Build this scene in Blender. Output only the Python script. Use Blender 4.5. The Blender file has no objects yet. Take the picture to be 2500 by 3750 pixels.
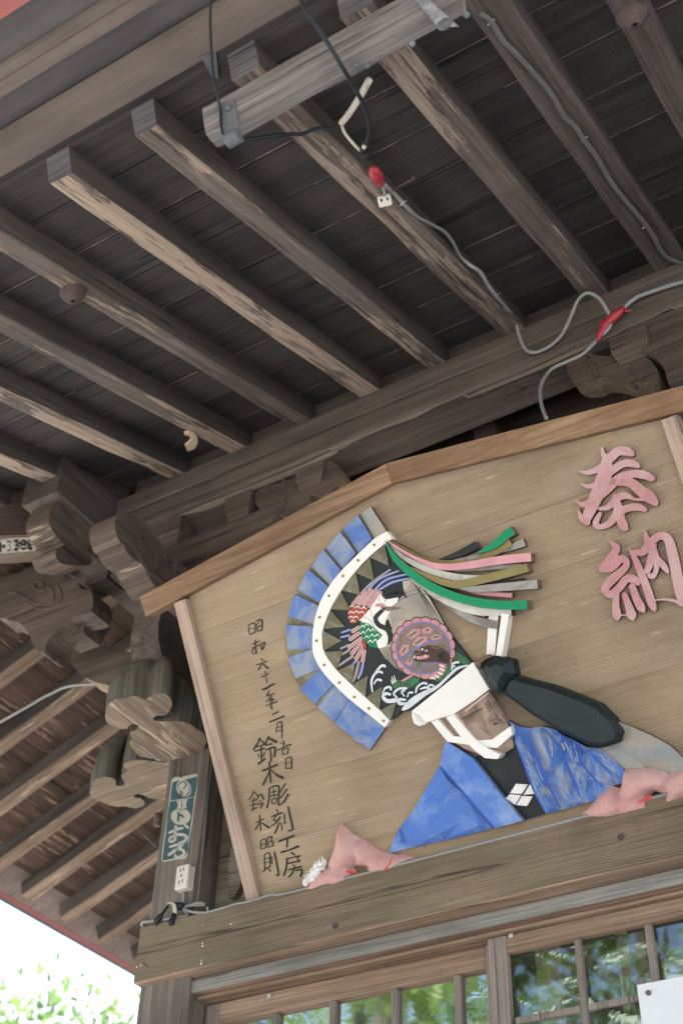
import bpy, bmesh, math, random
from mathutils import Vector, Matrix, noise
from mathutils.geometry import delaunay_2d_cdt
R = random.Random(7)
scn = bpy.context.scene
COL = scn.collection

# ------------------------------------------------------------------ camera, sky, sun
F_PX, CX, CY = 4778.3, 1250.0, 1875.0
MX = Vector((0.853151, -0.329420, -0.404495))     # world X seen in (right, down, forward)
MY = Vector((0.521046, 0.575851, 0.630006))
MZ = Vector((0.025392, -0.748250, 0.662930))
EYE = Vector((0, 0, 1.5))
cam = bpy.data.cameras.new('camera')
camo = bpy.data.objects.new('camera', cam)
COL.objects.link(camo)
right = Vector((MX[0], MY[0], MZ[0])); down = Vector((MX[1], MY[1], MZ[1])); fwd = Vector((MX[2], MY[2], MZ[2]))
camo.matrix_world = Matrix(((right[0], -down[0], -fwd[0], EYE[0]), (right[1], -down[1], -fwd[1], EYE[1]),
                            (right[2], -down[2], -fwd[2], EYE[2]), (0, 0, 0, 1)))
cam.sensor_fit = 'VERTICAL'; cam.sensor_height = 36.0; cam.sensor_width = 24.0
cam.lens = F_PX / 3750 * 36.0
cam.clip_start = 0.05; cam.clip_end = 500
cam.dof.use_dof = True; cam.dof.focus_distance = 4.35; cam.dof.aperture_fstop = 2.4
scn.camera = camo

SUN_EL, SUN_AZ = 60.0, -32.0          # azimuth from +Y towards +X
w = bpy.data.worlds.new('World'); scn.world = w; w.use_nodes = True
nt = w.node_tree; nt.nodes.clear()
sky = nt.nodes.new('ShaderNodeTexSky'); sky.sky_type = 'NISHITA'; sky.sun_disc = False
sky.sun_elevation = math.radians(SUN_EL); sky.sun_rotation = math.radians(SUN_AZ)
sky.air_density = 1.0; sky.dust_density = 3.0; sky.ozone_density = 1.0
bg = nt.nodes.new('ShaderNodeBackground'); bg.inputs['Strength'].default_value = 0.15
wo = nt.nodes.new('ShaderNodeOutputWorld')
nt.links.new(sky.outputs[0], bg.inputs[0]); nt.links.new(bg.outputs[0], wo.inputs[0])
sl = bpy.data.lights.new('sun', 'SUN'); sl.energy = 4.5; sl.angle = math.radians(0.5); sl.color = (1, 0.965, 0.92)
so = bpy.data.objects.new('sun', sl); COL.objects.link(so)
se, sa = math.radians(SUN_EL), math.radians(SUN_AZ)
sdir = Vector((math.cos(se) * math.sin(sa), math.cos(se) * math.cos(sa), math.sin(se)))
so.rotation_euler = sdir.to_track_quat('Z', 'Y').to_euler()
scn.view_settings.view_transform = 'Standard'; scn.view_settings.look = 'None'
scn.view_settings.exposure = 1.5; scn.view_settings.gamma = 1.0

# ------------------------------------------------------------------ measuring the photograph: a pixel meets a real plane of the building
CROP = {'K1': (1000, 1800, 1.568), 'K2': (1600, 1500, 1.7422), 'K3': (1400, 2300, 1.4255), 'K4': (800, 2200, 2.1386),
        'K5': (500, 2700, 2.6133), 'K6': (1500, 2950, 1.568), 'K7': (700, 3200, 1.568), 'K8': (1250, 1950, 3.136),
        'K9': (0, 1700, 1.7422), 'K10': (0, 2350, 2.24), 'K11': (0, 3000, 2.6133), 'K12': (400, 3200, 2.6133),
        'K13': (300, 1450, 1.568), 'K14': (2000, 800, 3.136), 'K15': (1100, 300, 1.96), 'K16': (600, 0, 2.24),
        'K17': (0, 0, 1.2544), 'K18': (1250, 0, 1.2544), 'K19': (0, 900, 1.2544), 'K20': (1250, 900, 1.2544),
        'K21': (1900, 2850, 2.6133), 'K23': (0, 1600, 3.136), 'K24': (200, 1850, 2.8509), 'K25': (250, 2350, 3.136)}
def ray(k, a, b):
    o = CROP[k]; v = Vector((o[0] + a / o[2] - CX, o[1] + b / o[2] - CY, F_PX))
    return Vector((MX.dot(v), MY.dot(v), MZ.dot(v)))
def on(k, a, b, p, n):
    d = ray(k, a, b); n = Vector(n)
    return EYE + d * ((Vector(p) - EYE).dot(n) / d.dot(n))
def atX(k, a, b, x): return on(k, a, b, (x, 0, 0), (1, 0, 0))
def atY(k, a, b, y): return on(k, a, b, (0, y, 0), (0, 1, 0))
def atZ(k, a, b, z): return on(k, a, b, (0, 0, z), (0, 0, 1))
SLOPE = 0.4; CS = 1 / math.hypot(1, SLOPE); SN = SLOPE * CS
ROOF0 = Vector((0, 3.28, 5.575)); ROOFN = Vector((0, -SN, CS))
def atRoof(k, a, b, off=0): return on(k, a, b, ROOF0 + ROOFN * off, ROOFN)

# ------------------------------------------------------------------ materials
def new_mat(name):
    m = bpy.data.materials.new(name); m.use_nodes = True
    t = m.node_tree; t.nodes.clear()
    o = t.nodes.new('ShaderNodeOutputMaterial'); p = t.nodes.new('ShaderNodeBsdfPrincipled')
    t.links.new(p.outputs[0], o.inputs[0])
    return m, t, p
def N(t, typ, **kw):
    n = t.nodes.new(typ)
    for k, v in kw.items():
        if k in n.inputs: n.inputs[k].default_value = v
        else: setattr(n, k, v)
    return n
def ramp(t, src, stops):
    r = t.nodes.new('ShaderNodeValToRGB'); e = r.color_ramp.elements
    while len(e) < len(stops): e.new(0.5)
    for el, (p, c) in zip(e, stops):
        el.position = p; el.color = (c[0], c[1], c[2], 1) if isinstance(c, (tuple, list)) else (c, c, c, 1)
    t.links.new(src, r.inputs[0]); return r.outputs[0]
def mixc(t, f, a, b, mode='MIX'):
    m = t.nodes.new('ShaderNodeMix'); m.data_type = 'RGBA'; m.blend_type = mode; m.clamp_result = False
    for s, v in ((0, f), (6, a), (7, b)):
        if hasattr(v, 'links') or hasattr(v, 'is_output'): t.links.new(v, m.inputs[s])
        elif s == 0: m.inputs[0].default_value = v
        else: m.inputs[s].default_value = (v[0], v[1], v[2], 1)
    return m.outputs[2]
def objcoord(t, scale, rnd=True, loc=(0, 0, 0)):
    tc = t.nodes.new('ShaderNodeTexCoord'); mp = t.nodes.new('ShaderNodeMapping'); mp.inputs['Scale'].default_value = scale
    src = tc.outputs['Object']
    if rnd:
        oi = t.nodes.new('ShaderNodeObjectInfo'); mu = t.nodes.new('ShaderNodeMath'); mu.operation = 'MULTIPLY'; mu.inputs[1].default_value = 37.0
        t.links.new(oi.outputs['Random'], mu.inputs[0])
        va = t.nodes.new('ShaderNodeVectorMath'); va.operation = 'ADD'
        t.links.new(src, va.inputs[0]); t.links.new(mu.outputs[0], va.inputs[1]); src = va.outputs[0]
    if any(loc):
        va = t.nodes.new('ShaderNodeVectorMath'); va.operation = 'ADD'; va.inputs[1].default_value = loc
        t.links.new(src, va.inputs[0]); src = va.outputs[0]
    t.links.new(src, mp.inputs['Vector']); return mp.outputs[0]
def wood(name, dark, mid, light, axis='X', fine=110, coarse=9, peel=None, peel_amt=0.5, bump=0.35, rough=0.8, stain=None, ridge=0.0, ridge_f=95, spec=0.25, famt=0.4, band=None, crack=0.62, speck=False):
    m, t, p = new_mat(name)
    def sc(a, c): return {'X': (a, c, c), 'Y': (c, a, c), 'Z': (c, c, a)}[axis]
    n1 = N(t, 'ShaderNodeTexNoise', Scale=1.0, Detail=6.0, Roughness=0.6, Distortion=0.6); t.links.new(objcoord(t, sc(0.9, coarse)), n1.inputs['Vector'])
    n2 = N(t, 'ShaderNodeTexNoise', Scale=1.0, Detail=4.0, Roughness=0.7); t.links.new(objcoord(t, sc(2.5, fine)), n2.inputs['Vector'])
    c = ramp(t, n1.outputs[0], [(0.3, dark), (0.52, mid), (0.75, light)])
    f = ramp(t, n2.outputs[0], [(0.3, 1 - famt), (0.5, 1.0), (0.72, 1 + famt * .85)])
    c = mixc(t, 1.0, c, f, 'MULTIPLY')
    n3 = N(t, 'ShaderNodeTexNoise', Scale=1.7, Detail=5.0, Roughness=0.6); t.links.new(objcoord(t, (1, 1, 1), True, (3, 5, 7)), n3.inputs['Vector'])
    c = mixc(t, 1.0, c, ramp(t, n3.outputs[0], [(0.3, 0.72), (0.7, 1.22)]), 'MULTIPLY')
    hgt = n2.outputs[0]
    if stain:
        n4 = N(t, 'ShaderNodeTexNoise', Scale=3.0, Detail=6.0, Roughness=0.65); t.links.new(objcoord(t, sc(0.7, 2.2), True, (9, 1, 4)), n4.inputs['Vector'])
        c = mixc(t, ramp(t, n4.outputs[0], [(0.47, 0.0), (0.68, 0.75)]), c, stain)
    if ridge:
        wv = N(t, 'ShaderNodeTexWave', Scale=1.0, Distortion=2.2, Detail=2.0); wv.inputs['Detail Scale'].default_value = 0.6
        wv.bands_direction = band or {'X': 'Z', 'Y': 'X', 'Z': 'X'}[axis]
        t.links.new(objcoord(t, sc(1.5, ridge_f), False), wv.inputs['Vector'])
        c = mixc(t, 1.0, c, ramp(t, wv.outputs[0], [(0.0, 1 - ridge), (1.0, 1 + ridge)]), 'MULTIPLY')
    if peel:
        n5 = N(t, 'ShaderNodeTexNoise', Scale=1.0, Detail=7.0, Roughness=0.72, Distortion=0.3); t.links.new(objcoord(t, sc(3.2, 34), True, (2, 8, 6)), n5.inputs['Vector'])
        n6 = N(t, 'ShaderNodeTexNoise', Scale=1.0, Detail=2.0); t.links.new(objcoord(t, sc(1.1, 5), True, (5, 2, 1)), n6.inputs['Vector'])
        ad = N(t, 'ShaderNodeMath', operation='ADD'); t.links.new(n5.outputs[0], ad.inputs[0])
        mm = N(t, 'ShaderNodeMath', operation='MULTIPLY'); t.links.new(n6.outputs[0], mm.inputs[0]); mm.inputs[1].default_value = 0.7
        t.links.new(mm.outputs[0], ad.inputs[1])
        a = 1.12 - peel_amt * 0.5
        msk = ramp(t, ad.outputs[0], [(a - 0.02, 0.0), (a + 0.03, 1.0)])
        pc = mixc(t, 1.0, peel, f, 'MULTIPLY')
        c = mixc(t, msk, c, pc)
        h2 = N(t, 'ShaderNodeMath', operation='MULTIPLY_ADD'); t.links.new(msk, h2.inputs[0]); h2.inputs[1].default_value = -0.8; t.links.new(n2.outputs[0], h2.inputs[2]); hgt = h2.outputs[0]
    if speck:
        n8 = N(t, 'ShaderNodeTexNoise', Scale=55.0, Detail=2.0); t.links.new(objcoord(t, (1, 1.6, 1), True, (1, 7, 2)), n8.inputs['Vector'])
        c = mixc(t, ramp(t, n8.outputs[0], [(0.735, 0.0), (0.76, 0.8)]), c, (0.10, 0.07, 0.04))
        n9 = N(t, 'ShaderNodeTexNoise', Scale=1.0, Detail=3.0); t.links.new(objcoord(t, (9, 60, 9), True, (5, 2, 2)), n9.inputs['Vector'])
        c = mixc(t, ramp(t, n9.outputs[0], [(0.66, 0.0), (0.72, 0.5)]), c, (0.5, 0.41, 0.29))
    if crack:
        n7 = N(t, 'ShaderNodeTexNoise', Scale=1.0, Detail=3.0, Roughness=0.5, Distortion=0.2); t.links.new(objcoord(t, sc(0.55, 26), True, (7, 3, 9)), n7.inputs['Vector'])
        c = mixc(t, 1.0, c, ramp(t, n7.outputs[0], [(crack, 1.0), (crack + 0.012, 0.42), (crack + 0.03, 0.42), (crack + 0.04, 1.0)]), 'MULTIPLY')
    t.links.new(c, p.inputs['Base Color'])
    p.inputs['Roughness'].default_value = rough; p.inputs['Specular IOR Level'].default_value = spec
    b = N(t, 'ShaderNodeBump', Strength=bump, Distance=0.004); t.links.new(hgt, b.inputs['Height']); t.links.new(b.outputs[0], p.inputs['Normal'])
    return m
def paint(name, col, wear=None, amt=0.35, rough=0.6, var=0.15, sc=9.0, stretch=(1, 1, 1), spec=0.3):
    m, t, p = new_mat(name)
    n = N(t, 'ShaderNodeTexNoise', Scale=sc, Detail=7.0, Roughness=0.62, Distortion=0.4); t.links.new(objcoord(t, stretch), n.inputs['Vector'])
    c = mixc(t, 1.0, col, ramp(t, n.outputs[0], [(0.25, 1 - var), (0.75, 1 + var)]), 'MULTIPLY')
    if wear:
        n2 = N(t, 'ShaderNodeTexNoise', Scale=sc * 0.55, Detail=9.0, Roughness=0.7, Distortion=0.8); t.links.new(objcoord(t, stretch, True, (4, 4, 2)), n2.inputs['Vector'])
        a = 0.72 - amt * 0.45
        c = mixc(t, ramp(t, n2.outputs[0], [(a - 0.06, 0.0), (a + 0.1, 0.9)]), c, wear)
    t.links.new(c, p.inputs['Base Color']); p.inputs['Roughness'].default_value = rough; p.inputs['Specular IOR Level'].default_value = spec
    b = N(t, 'ShaderNodeBump', Strength=0.12, Distance=0.003); t.links.new(n.outputs[0], b.inputs['Height']); t.links.new(b.outputs[0], p.inputs['Normal'])
    return m
M = {}
DK, MD, LT = (0.058, 0.048, 0.041), (0.083, 0.070, 0.060), (0.116, 0.098, 0.084)
M['stained'] = wood('stained_timber', DK, MD, LT)
M['purlin'] = wood('purlin_timber', (0.081, 0.065, 0.053), (0.123, 0.097, 0.078), (0.176, 0.140, 0.111), fine=130, coarse=22, peel=(0.285, 0.211, 0.153), peel_amt=0.02)
M['rafter_bottom'] = wood('flaking_rafter_underside', (0.085, 0.070, 0.061), (0.135, 0.111, 0.093), (0.195, 0.160, 0.134), coarse=30, peel=(0.370, 0.280, 0.205), peel_amt=0.52, bump=0.7)
M['rafter_worn'] = wood('worn_rafter_underside', (0.085, 0.069, 0.058), (0.138, 0.109, 0.090), (0.195, 0.154, 0.129), coarse=36, peel=(0.285, 0.218, 0.166), peel_amt=0.42, bump=0.7)
M['rafter_dark'] = wood('dark_rafter_underside', (0.061, 0.048, 0.043), (0.090, 0.070, 0.062), (0.126, 0.099, 0.085), coarse=20, bump=0.4)
M['rafter_end'] = wood('rafter_end_grain', (0.078, 0.074, 0.070), (0.117, 0.110, 0.105), (0.164, 0.154, 0.143), axis='Y', fine=90, coarse=30, bump=0.8)
M['side_rafter_bottom'] = wood('bleached_rafter_underside', (0.107, 0.073, 0.049), (0.193, 0.133, 0.090), (0.279, 0.198, 0.137), coarse=24, peel=(0.361, 0.269, 0.190), peel_amt=0.30, bump=0.7)
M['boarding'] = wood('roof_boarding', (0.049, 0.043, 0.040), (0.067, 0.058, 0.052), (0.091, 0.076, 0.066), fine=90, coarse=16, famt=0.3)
M['side_boarding'] = wood('side_roof_boarding', (0.047, 0.030, 0.022), (0.078, 0.048, 0.034), (0.119, 0.074, 0.052), axis='Y', fine=60, coarse=18, peel=(0.230, 0.148, 0.100), peel_amt=0.24)
M['batten'] = paint('pale_board_edge', (0.30, 0.235, 0.18), wear=(0.09, 0.08, 0.075), amt=0.6, sc=14)
M['eave_brown'] = wood('eave_board_brown', (0.157, 0.124, 0.101), (0.179, 0.143, 0.116), (0.204, 0.164, 0.135), coarse=5, fine=45, bump=0.12, famt=0.14, crack=0)
M['eave_side'] = wood('side_eave_board', (0.115, 0.085, 0.068), (0.14, 0.105, 0.086), (0.17, 0.13, 0.108), coarse=5, fine=45, bump=0.15, famt=0.2)
M['eave_dark'] = wood('eave_board_dark', (0.10, 0.088, 0.082), (0.116, 0.103, 0.096), (0.135, 0.12, 0.112), coarse=5, fine=45, bump=0.12, famt=0.12, crack=0)
M['lintel'] = wood('weathered_lintel', (0.159, 0.114, 0.074), (0.215, 0.158, 0.104), (0.262, 0.203, 0.136), fine=190, coarse=18, ridge=0.15, ridge_f=36, stain=(0.163, 0.145, 0.084), bump=0.9)
M['grey_rail'] = wood('grey_weathered_rail', (0.144, 0.138, 0.118), (0.230, 0.217, 0.187), (0.333, 0.312, 0.271), coarse=40, fine=120, bump=0.8)
M['rail_brown'] = wood('door_frame_brown', (0.20, 0.127, 0.08), (0.28, 0.19, 0.125), (0.35, 0.25, 0.175), coarse=14)
M['pillar'] = wood('pillar_timber', (0.085, 0.072, 0.058), (0.15, 0.128, 0.104), (0.22, 0.19, 0.157), axis='Z', fine=110, coarse=24, peel=(0.34, 0.29, 0.23), peel_amt=0.02, bump=0.7)
M['post_grey'] = wood('door_stile_grey', (0.16, 0.13, 0.105), (0.26, 0.215, 0.175), (0.36, 0.31, 0.26), axis='Z')
M['inner_post'] = wood('pale_inner_post', (0.5, 0.38, 0.23), (0.6, 0.46, 0.29), (0.68, 0.54, 0.36), axis='Z', crack=0)
M['bracket'] = wood('bracket_timber', (0.068, 0.050, 0.039), (0.106, 0.079, 0.062), (0.150, 0.114, 0.090), fine=120, coarse=20, peel=(0.257, 0.189, 0.135), peel_amt=0.10)
M['bracket_y'] = wood('bracket_timber_across', (0.074, 0.057, 0.046), (0.113, 0.088, 0.071), (0.155, 0.123, 0.101), axis='Y', fine=120, coarse=20, peel=(0.252, 0.189, 0.137), peel_amt=0.05)
M['nose_rim'] = wood('worn_nose_edge', (0.077, 0.055, 0.041), (0.117, 0.086, 0.064), (0.171, 0.127, 0.096), axis='X', fine=130, coarse=40, peel=(0.342, 0.258, 0.176), peel_amt=0.38, bump=0.9)
M['nose_face'] = wood('dusty_nose_side', (0.075, 0.07, 0.052), (0.108, 0.10, 0.076), (0.148, 0.136, 0.106), axis='Z', fine=60, crack=0)
M['nose_under'] = wood('pale_nose_underside', (0.128, 0.090, 0.060), (0.196, 0.143, 0.097), (0.272, 0.205, 0.140), axis='Y', coarse=30, fine=150, peel=(0.368, 0.281, 0.187), peel_amt=0.26, bump=0.8)  # set paler than the sides of the noses
M['nose_under_x'] = wood('pale_nose_underside_x', (0.132, 0.097, 0.061), (0.200, 0.152, 0.099), (0.276, 0.217, 0.144), axis='X', coarse=30, fine=150, peel=(0.368, 0.281, 0.187), peel_amt=0.26, bump=0.8)
M['panel'] = wood('wall_panel', (0.12, 0.10, 0.073), (0.175, 0.15, 0.112), (0.24, 0.205, 0.157), ridge=0.25, ridge_f=30)
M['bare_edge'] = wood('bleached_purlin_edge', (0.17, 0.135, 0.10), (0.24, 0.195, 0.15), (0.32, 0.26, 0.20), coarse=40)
M['panel_red'] = wood('inner_wall_reddish', (0.075, 0.05, 0.04), (0.11, 0.075, 0.06), (0.15, 0.10, 0.08))
M['beam_grey'] = wood('silvery_timber', (0.126, 0.113, 0.099), (0.194, 0.176, 0.157), (0.279, 0.255, 0.225), coarse=26, fine=110, bump=0.7)
M['ema_board'] = wood('cedar_board', (0.291, 0.215, 0.131), (0.313, 0.233, 0.143), (0.335, 0.253, 0.160), fine=85, coarse=24, bump=0.4, rough=0.75, ridge=0.085, ridge_f=34, famt=0.14, band='Y', stain=(0.342, 0.267, 0.180), crack=0, speck=True)
M['ema_rail'] = wood('plaque_top_rail', (0.194, 0.116, 0.063), (0.245, 0.155, 0.088), (0.288, 0.194, 0.119), stain=(0.163, 0.082, 0.037), coarse=20, crack=0)
M['ema_post'] = wood('plaque_post', (0.33, 0.235, 0.175), (0.40, 0.295, 0.22), (0.46, 0.35, 0.27), axis='Y', coarse=20)
M['raw_wood'] = wood('raw_relief_wood', (0.10, 0.065, 0.045), (0.16, 0.105, 0.075), (0.22, 0.15, 0.11))
M['face_wood'] = paint('carved_face_wood', (0.36, 0.262, 0.198), wear=(0.43, 0.325, 0.25), amt=0.25, var=0.12, sc=16, stretch=(1, 4, 1), rough=0.8)
M['groove_shade'] = paint('painted_groove_shade', (0.085, 0.05, 0.035))  # dark colour carrying the shade of the face's grooves
M['face_light'] = paint('pale_face_strokes', (0.46, 0.345, 0.265))
M['hip_bottom'] = wood('hip_underside', (0.17, 0.12, 0.085), (0.235, 0.172, 0.125), (0.30, 0.225, 0.165))
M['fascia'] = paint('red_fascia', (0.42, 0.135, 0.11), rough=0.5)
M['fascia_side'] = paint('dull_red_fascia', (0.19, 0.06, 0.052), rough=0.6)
M['roof_metal'] = paint('roof_metal', (0.05, 0.07, 0.08), rough=0.5)
M['white'] = paint('white_paint', (0.80, 0.775, 0.70), wear=(0.66, 0.60, 0.47), amt=0.12, var=0.05, sc=6)
M['blue'] = paint('faded_blue_paint', (0.092, 0.178, 0.43), wear=(0.27, 0.31, 0.35), amt=0.5, sc=12)
M['blue_robe'] = paint('blue_robe_paint', (0.078, 0.178, 0.49), wear=(0.24, 0.355, 0.57), amt=0.42, sc=8)
M['blue_dark'] = paint('deep_blue_fold_lines', (0.03, 0.085, 0.36))
M['blue_pale'] = paint('rubbed_blue_paint', (0.17, 0.29, 0.52), wear=(0.36, 0.37, 0.34), amt=0.5, sc=24)
M['blue_cream'] = paint('bare_streaks', (0.38, 0.36, 0.29), wear=(0.22, 0.32, 0.52), amt=0.5, sc=26)
M['blue_fold'] = paint('blue_robe_fold_paint', (0.085, 0.19, 0.48), wear=(0.38, 0.38, 0.34), amt=0.42, sc=11, stretch=(2.6, 1.2, 1))
M['greyblue'] = paint('grey_blue_paint', (0.27, 0.29, 0.27), wear=(0.38, 0.32, 0.23), amt=0.45, sc=12)
M['olive'] = paint('dull_gold_paint', (0.155, 0.137, 0.072), wear=(0.25, 0.245, 0.195), amt=0.4, sc=26)
M['olive2'] = paint('olive_ribbon_paint', (0.24, 0.195, 0.072), wear=(0.20, 0.13, 0.07), amt=0.15, sc=14)
M['gold'] = paint('gold_stud', (0.27, 0.19, 0.06))
M['black'] = paint('black_lacquer', (0.010, 0.016, 0.016), rough=0.45, var=0.3)
M['ink'] = paint('brush_ink', (0.030, 0.028, 0.020), wear=(0.16, 0.12, 0.07), amt=0.22, sc=60, rough=0.85)
M['paddle'] = paint('dark_green_lacquer', (0.012, 0.022, 0.022), rough=0.5, var=0.3)
M['green'] = paint('green_paint', (0.0, 0.235, 0.095), rough=0.5, var=0.08)
M['pink'] = paint('pink_paint', (0.60, 0.29, 0.30), wear=(0.62, 0.40, 0.38), amt=0.25, sc=14)
M['kanji'] = paint('faded_red_paint', (0.44, 0.205, 0.20), wear=(0.53, 0.345, 0.325), amt=0.5, var=0.1, sc=7)
M['kanji_side'] = paint('letter_edge', (0.13, 0.07, 0.055))
M['greywhite'] = paint('worn_white_ribbon', (0.55, 0.53, 0.45), wear=(0.25, 0.22, 0.17), amt=0.3, sc=16)
M['greyrib'] = paint('worn_grey_ribbon', (0.30, 0.29, 0.25), wear=(0.17, 0.15, 0.13), amt=0.4, sc=18)
M['brownmid'] = paint('brown_strip', (0.17, 0.075, 0.045))
M['p_red'] = paint('painted_red', (0.36, 0.07, 0.035)); M['p_white'] = paint('painted_white', (0.78, 0.75, 0.66))
M['p_cream'] = paint('painted_cream', (0.50, 0.44, 0.34), wear=(0.40, 0.33, 0.25), amt=0.4); M['p_pink'] = paint('painted_pink', (0.52, 0.245, 0.24))
M['p_blue'] = paint('painted_blue', (0.13, 0.17, 0.42)); M['p_grey'] = paint('painted_grey', (0.20, 0.20, 0.19))
M['p_brown'] = paint('painted_brown', (0.20, 0.135, 0.105)); M['p_shell'] = paint('painted_shell', (0.22, 0.155, 0.125), var=0.3, sc=40)
M['p_dk'] = paint('painted_dark_brown', (0.075, 0.035, 0.028)); M['p_green'] = paint('painted_green', (0.01, 0.17, 0.075))
M['p_scale'] = paint('painted_scales', (0.055, 0.075, 0.035), wear=(0.02, 0.2, 0.08), amt=0.5, sc=70); M['p_wave'] = paint('painted_wave', (0.62, 0.65, 0.66))
M['plastic_white'] = paint('ivory_plastic', (0.66, 0.62, 0.53), rough=0.4, var=0.04, spec=0.5)
M['slot'] = paint('dark_slot', (0.03, 0.025, 0.02))
M['cable'] = paint('grey_cable', (0.27, 0.27, 0.25), rough=0.5); M['cable_dk'] = paint('old_grey_cable', (0.12, 0.115, 0.11))
M['cable_w'] = paint('white_conduit', (0.55, 0.50, 0.41)); M['rubber'] = paint('black_rubber', (0.02, 0.024, 0.026), rough=0.5)
M['redtape'] = paint('red_tape', (0.36, 0.028, 0.04), wear=(0.45, 0.08, 0.09), amt=0.3, sc=60, rough=0.4, spec=0.5)
M['metal'] = paint('old_metal', (0.12, 0.13, 0.13), wear=(0.3, 0.3, 0.29), amt=0.3, rough=0.55); M['bright_metal'] = paint('bright_metal', (0.5, 0.48, 0.42), rough=0.35)
M['metal2'] = paint('galvanised_strap', (0.2, 0.2, 0.2), wear=(0.42, 0.42, 0.41), amt=0.45, sc=60, rough=0.6)
M['rust'] = paint('rusty_iron', (0.085, 0.06, 0.052), sc=30, var=0.3, rough=0.9)
M['nest'] = paint('pale_nest_paper', (0.62, 0.47, 0.32), sc=30)
M['teal'] = paint('teal_print', (0.042, 0.092, 0.098), wear=(0.085, 0.125, 0.12), amt=0.35, sc=40, rough=0.8)
M['paper'] = paint('old_paper', (0.43, 0.41, 0.33), wear=(0.30, 0.27, 0.20), amt=0.25, sc=30, rough=0.85)
M['notice'] = paint('white_paper', (0.80, 0.80, 0.78), var=0.03, rough=0.7)
M['cloth'] = paint('faded_pink_cloth', (0.60, 0.325, 0.29), wear=(0.60, 0.41, 0.36), amt=0.45, var=0.1, sc=8, rough=0.9)
_t = M['cloth'].node_tree; _b = [x for x in _t.nodes if x.type == 'BUMP'][0]; _b.inputs['Strength'].default_value = 0.55; _b.inputs['Distance'].default_value = 0.012
_n = N(_t, 'ShaderNodeTexNoise', Scale=1.0, Detail=4.0, Distortion=1.2); _t.links.new(objcoord(_t, (55, 16, 20)), _n.inputs['Vector']); _t.links.new(_n.outputs[0], _b.inputs['Height'])
M['cloth_red'] = paint('red_cloth', (0.62, 0.07, 0.06), rough=0.9)
M['stuffing'] = paint('cotton_wool', (0.78, 0.76, 0.73), rough=1.0)
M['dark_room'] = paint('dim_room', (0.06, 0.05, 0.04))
m, t, p = new_mat('ground_gravel')
n = N(t, 'ShaderNodeTexNoise', Scale=0.6, Detail=10.0, Roughness=0.7); t.links.new(objcoord(t, (1, 1, 1), False), n.inputs['Vector'])
t.links.new(ramp(t, n.outputs[0], [(0.3, (0.44, 0.43, 0.42)), (0.7, (0.58, 0.57, 0.56))]), p.inputs['Base Color']); p.inputs['Roughness'].default_value = 0.95
M['ground'] = m
def leaf_mat(name, a, b):
    m, t, p = new_mat(name)
    oi = N(t, 'ShaderNodeTexNoise', Scale=1.4, Detail=3.0); t.links.new(objcoord(t, (1, 1, 1)), oi.inputs['Vector'])
    c = ramp(t, oi.outputs[0], [(0.35, a), (0.65, b)])
    t.links.new(c, p.inputs['Base Color']); p.inputs['Roughness'].default_value = 0.5
    tr = N(t, 'ShaderNodeBsdfTranslucent'); t.links.new(mixc(t, 1.0, c, (1.15, 1.35, 0.85), 'MULTIPLY'), tr.inputs[0])
    mx = N(t, 'ShaderNodeMixShader'); mx.inputs[0].default_value = 0.5
    o = [x for x in t.nodes if x.type == 'OUTPUT_MATERIAL'][0]
    t.links.new(p.outputs[0], mx.inputs[1]); t.links.new(tr.outputs[0], mx.inputs[2]); t.links.new(mx.outputs[0], o.inputs[0])
    return m
M['leaf'] = leaf_mat('maple_leaves', (0.12, 0.20, 0.08), (0.22, 0.27, 0.13))
M['leaf2'] = leaf_mat('evergreen_leaves', (0.08, 0.15, 0.04), (0.2, 0.24, 0.08))
M['bark'] = wood('bark', (0.06, 0.05, 0.04), (0.1, 0.085, 0.07), (0.14, 0.12, 0.1), axis='Z')
def glass_mat(name, refl, rough=0.02, bump=0.0, bs=8.0):
    m = bpy.data.materials.new(name); m.use_nodes = True; t = m.node_tree; t.nodes.clear()
    o = N(t, 'ShaderNodeOutputMaterial'); g = N(t, 'ShaderNodeBsdfGlossy', Roughness=rough); g.inputs[0].default_value = (0.95, 0.97, 0.95, 1)
    tr = N(t, 'ShaderNodeBsdfTransparent'); tr.inputs[0].default_value = (0.9, 0.94, 0.9, 1)
    mx = N(t, 'ShaderNodeMixShader'); mx.inputs[0].default_value = refl
    t.links.new(tr.outputs[0], mx.inputs[1]); t.links.new(g.outputs[0], mx.inputs[2]); t.links.new(mx.outputs[0], o.inputs[0])
    if bump:
        n = N(t, 'ShaderNodeTexNoise', Scale=bs, Detail=3.0, Distortion=1.5); t.links.new(objcoord(t, (1, 1, 1), False), n.inputs['Vector'])
        b = N(t, 'ShaderNodeBump', Strength=bump, Distance=0.02); t.links.new(n.outputs[0], b.inputs['Height']); t.links.new(b.outputs[0], g.inputs['Normal'])
    return m
M['pane'] = glass_mat('window_glass', 0.66, 0.03, 0.03, 3.0)
M['pane_film'] = glass_mat('clear_glass', 0.12, 0.02)
M['film'] = glass_mat('crumpled_plastic_film', 0.42, 0.08)

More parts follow.
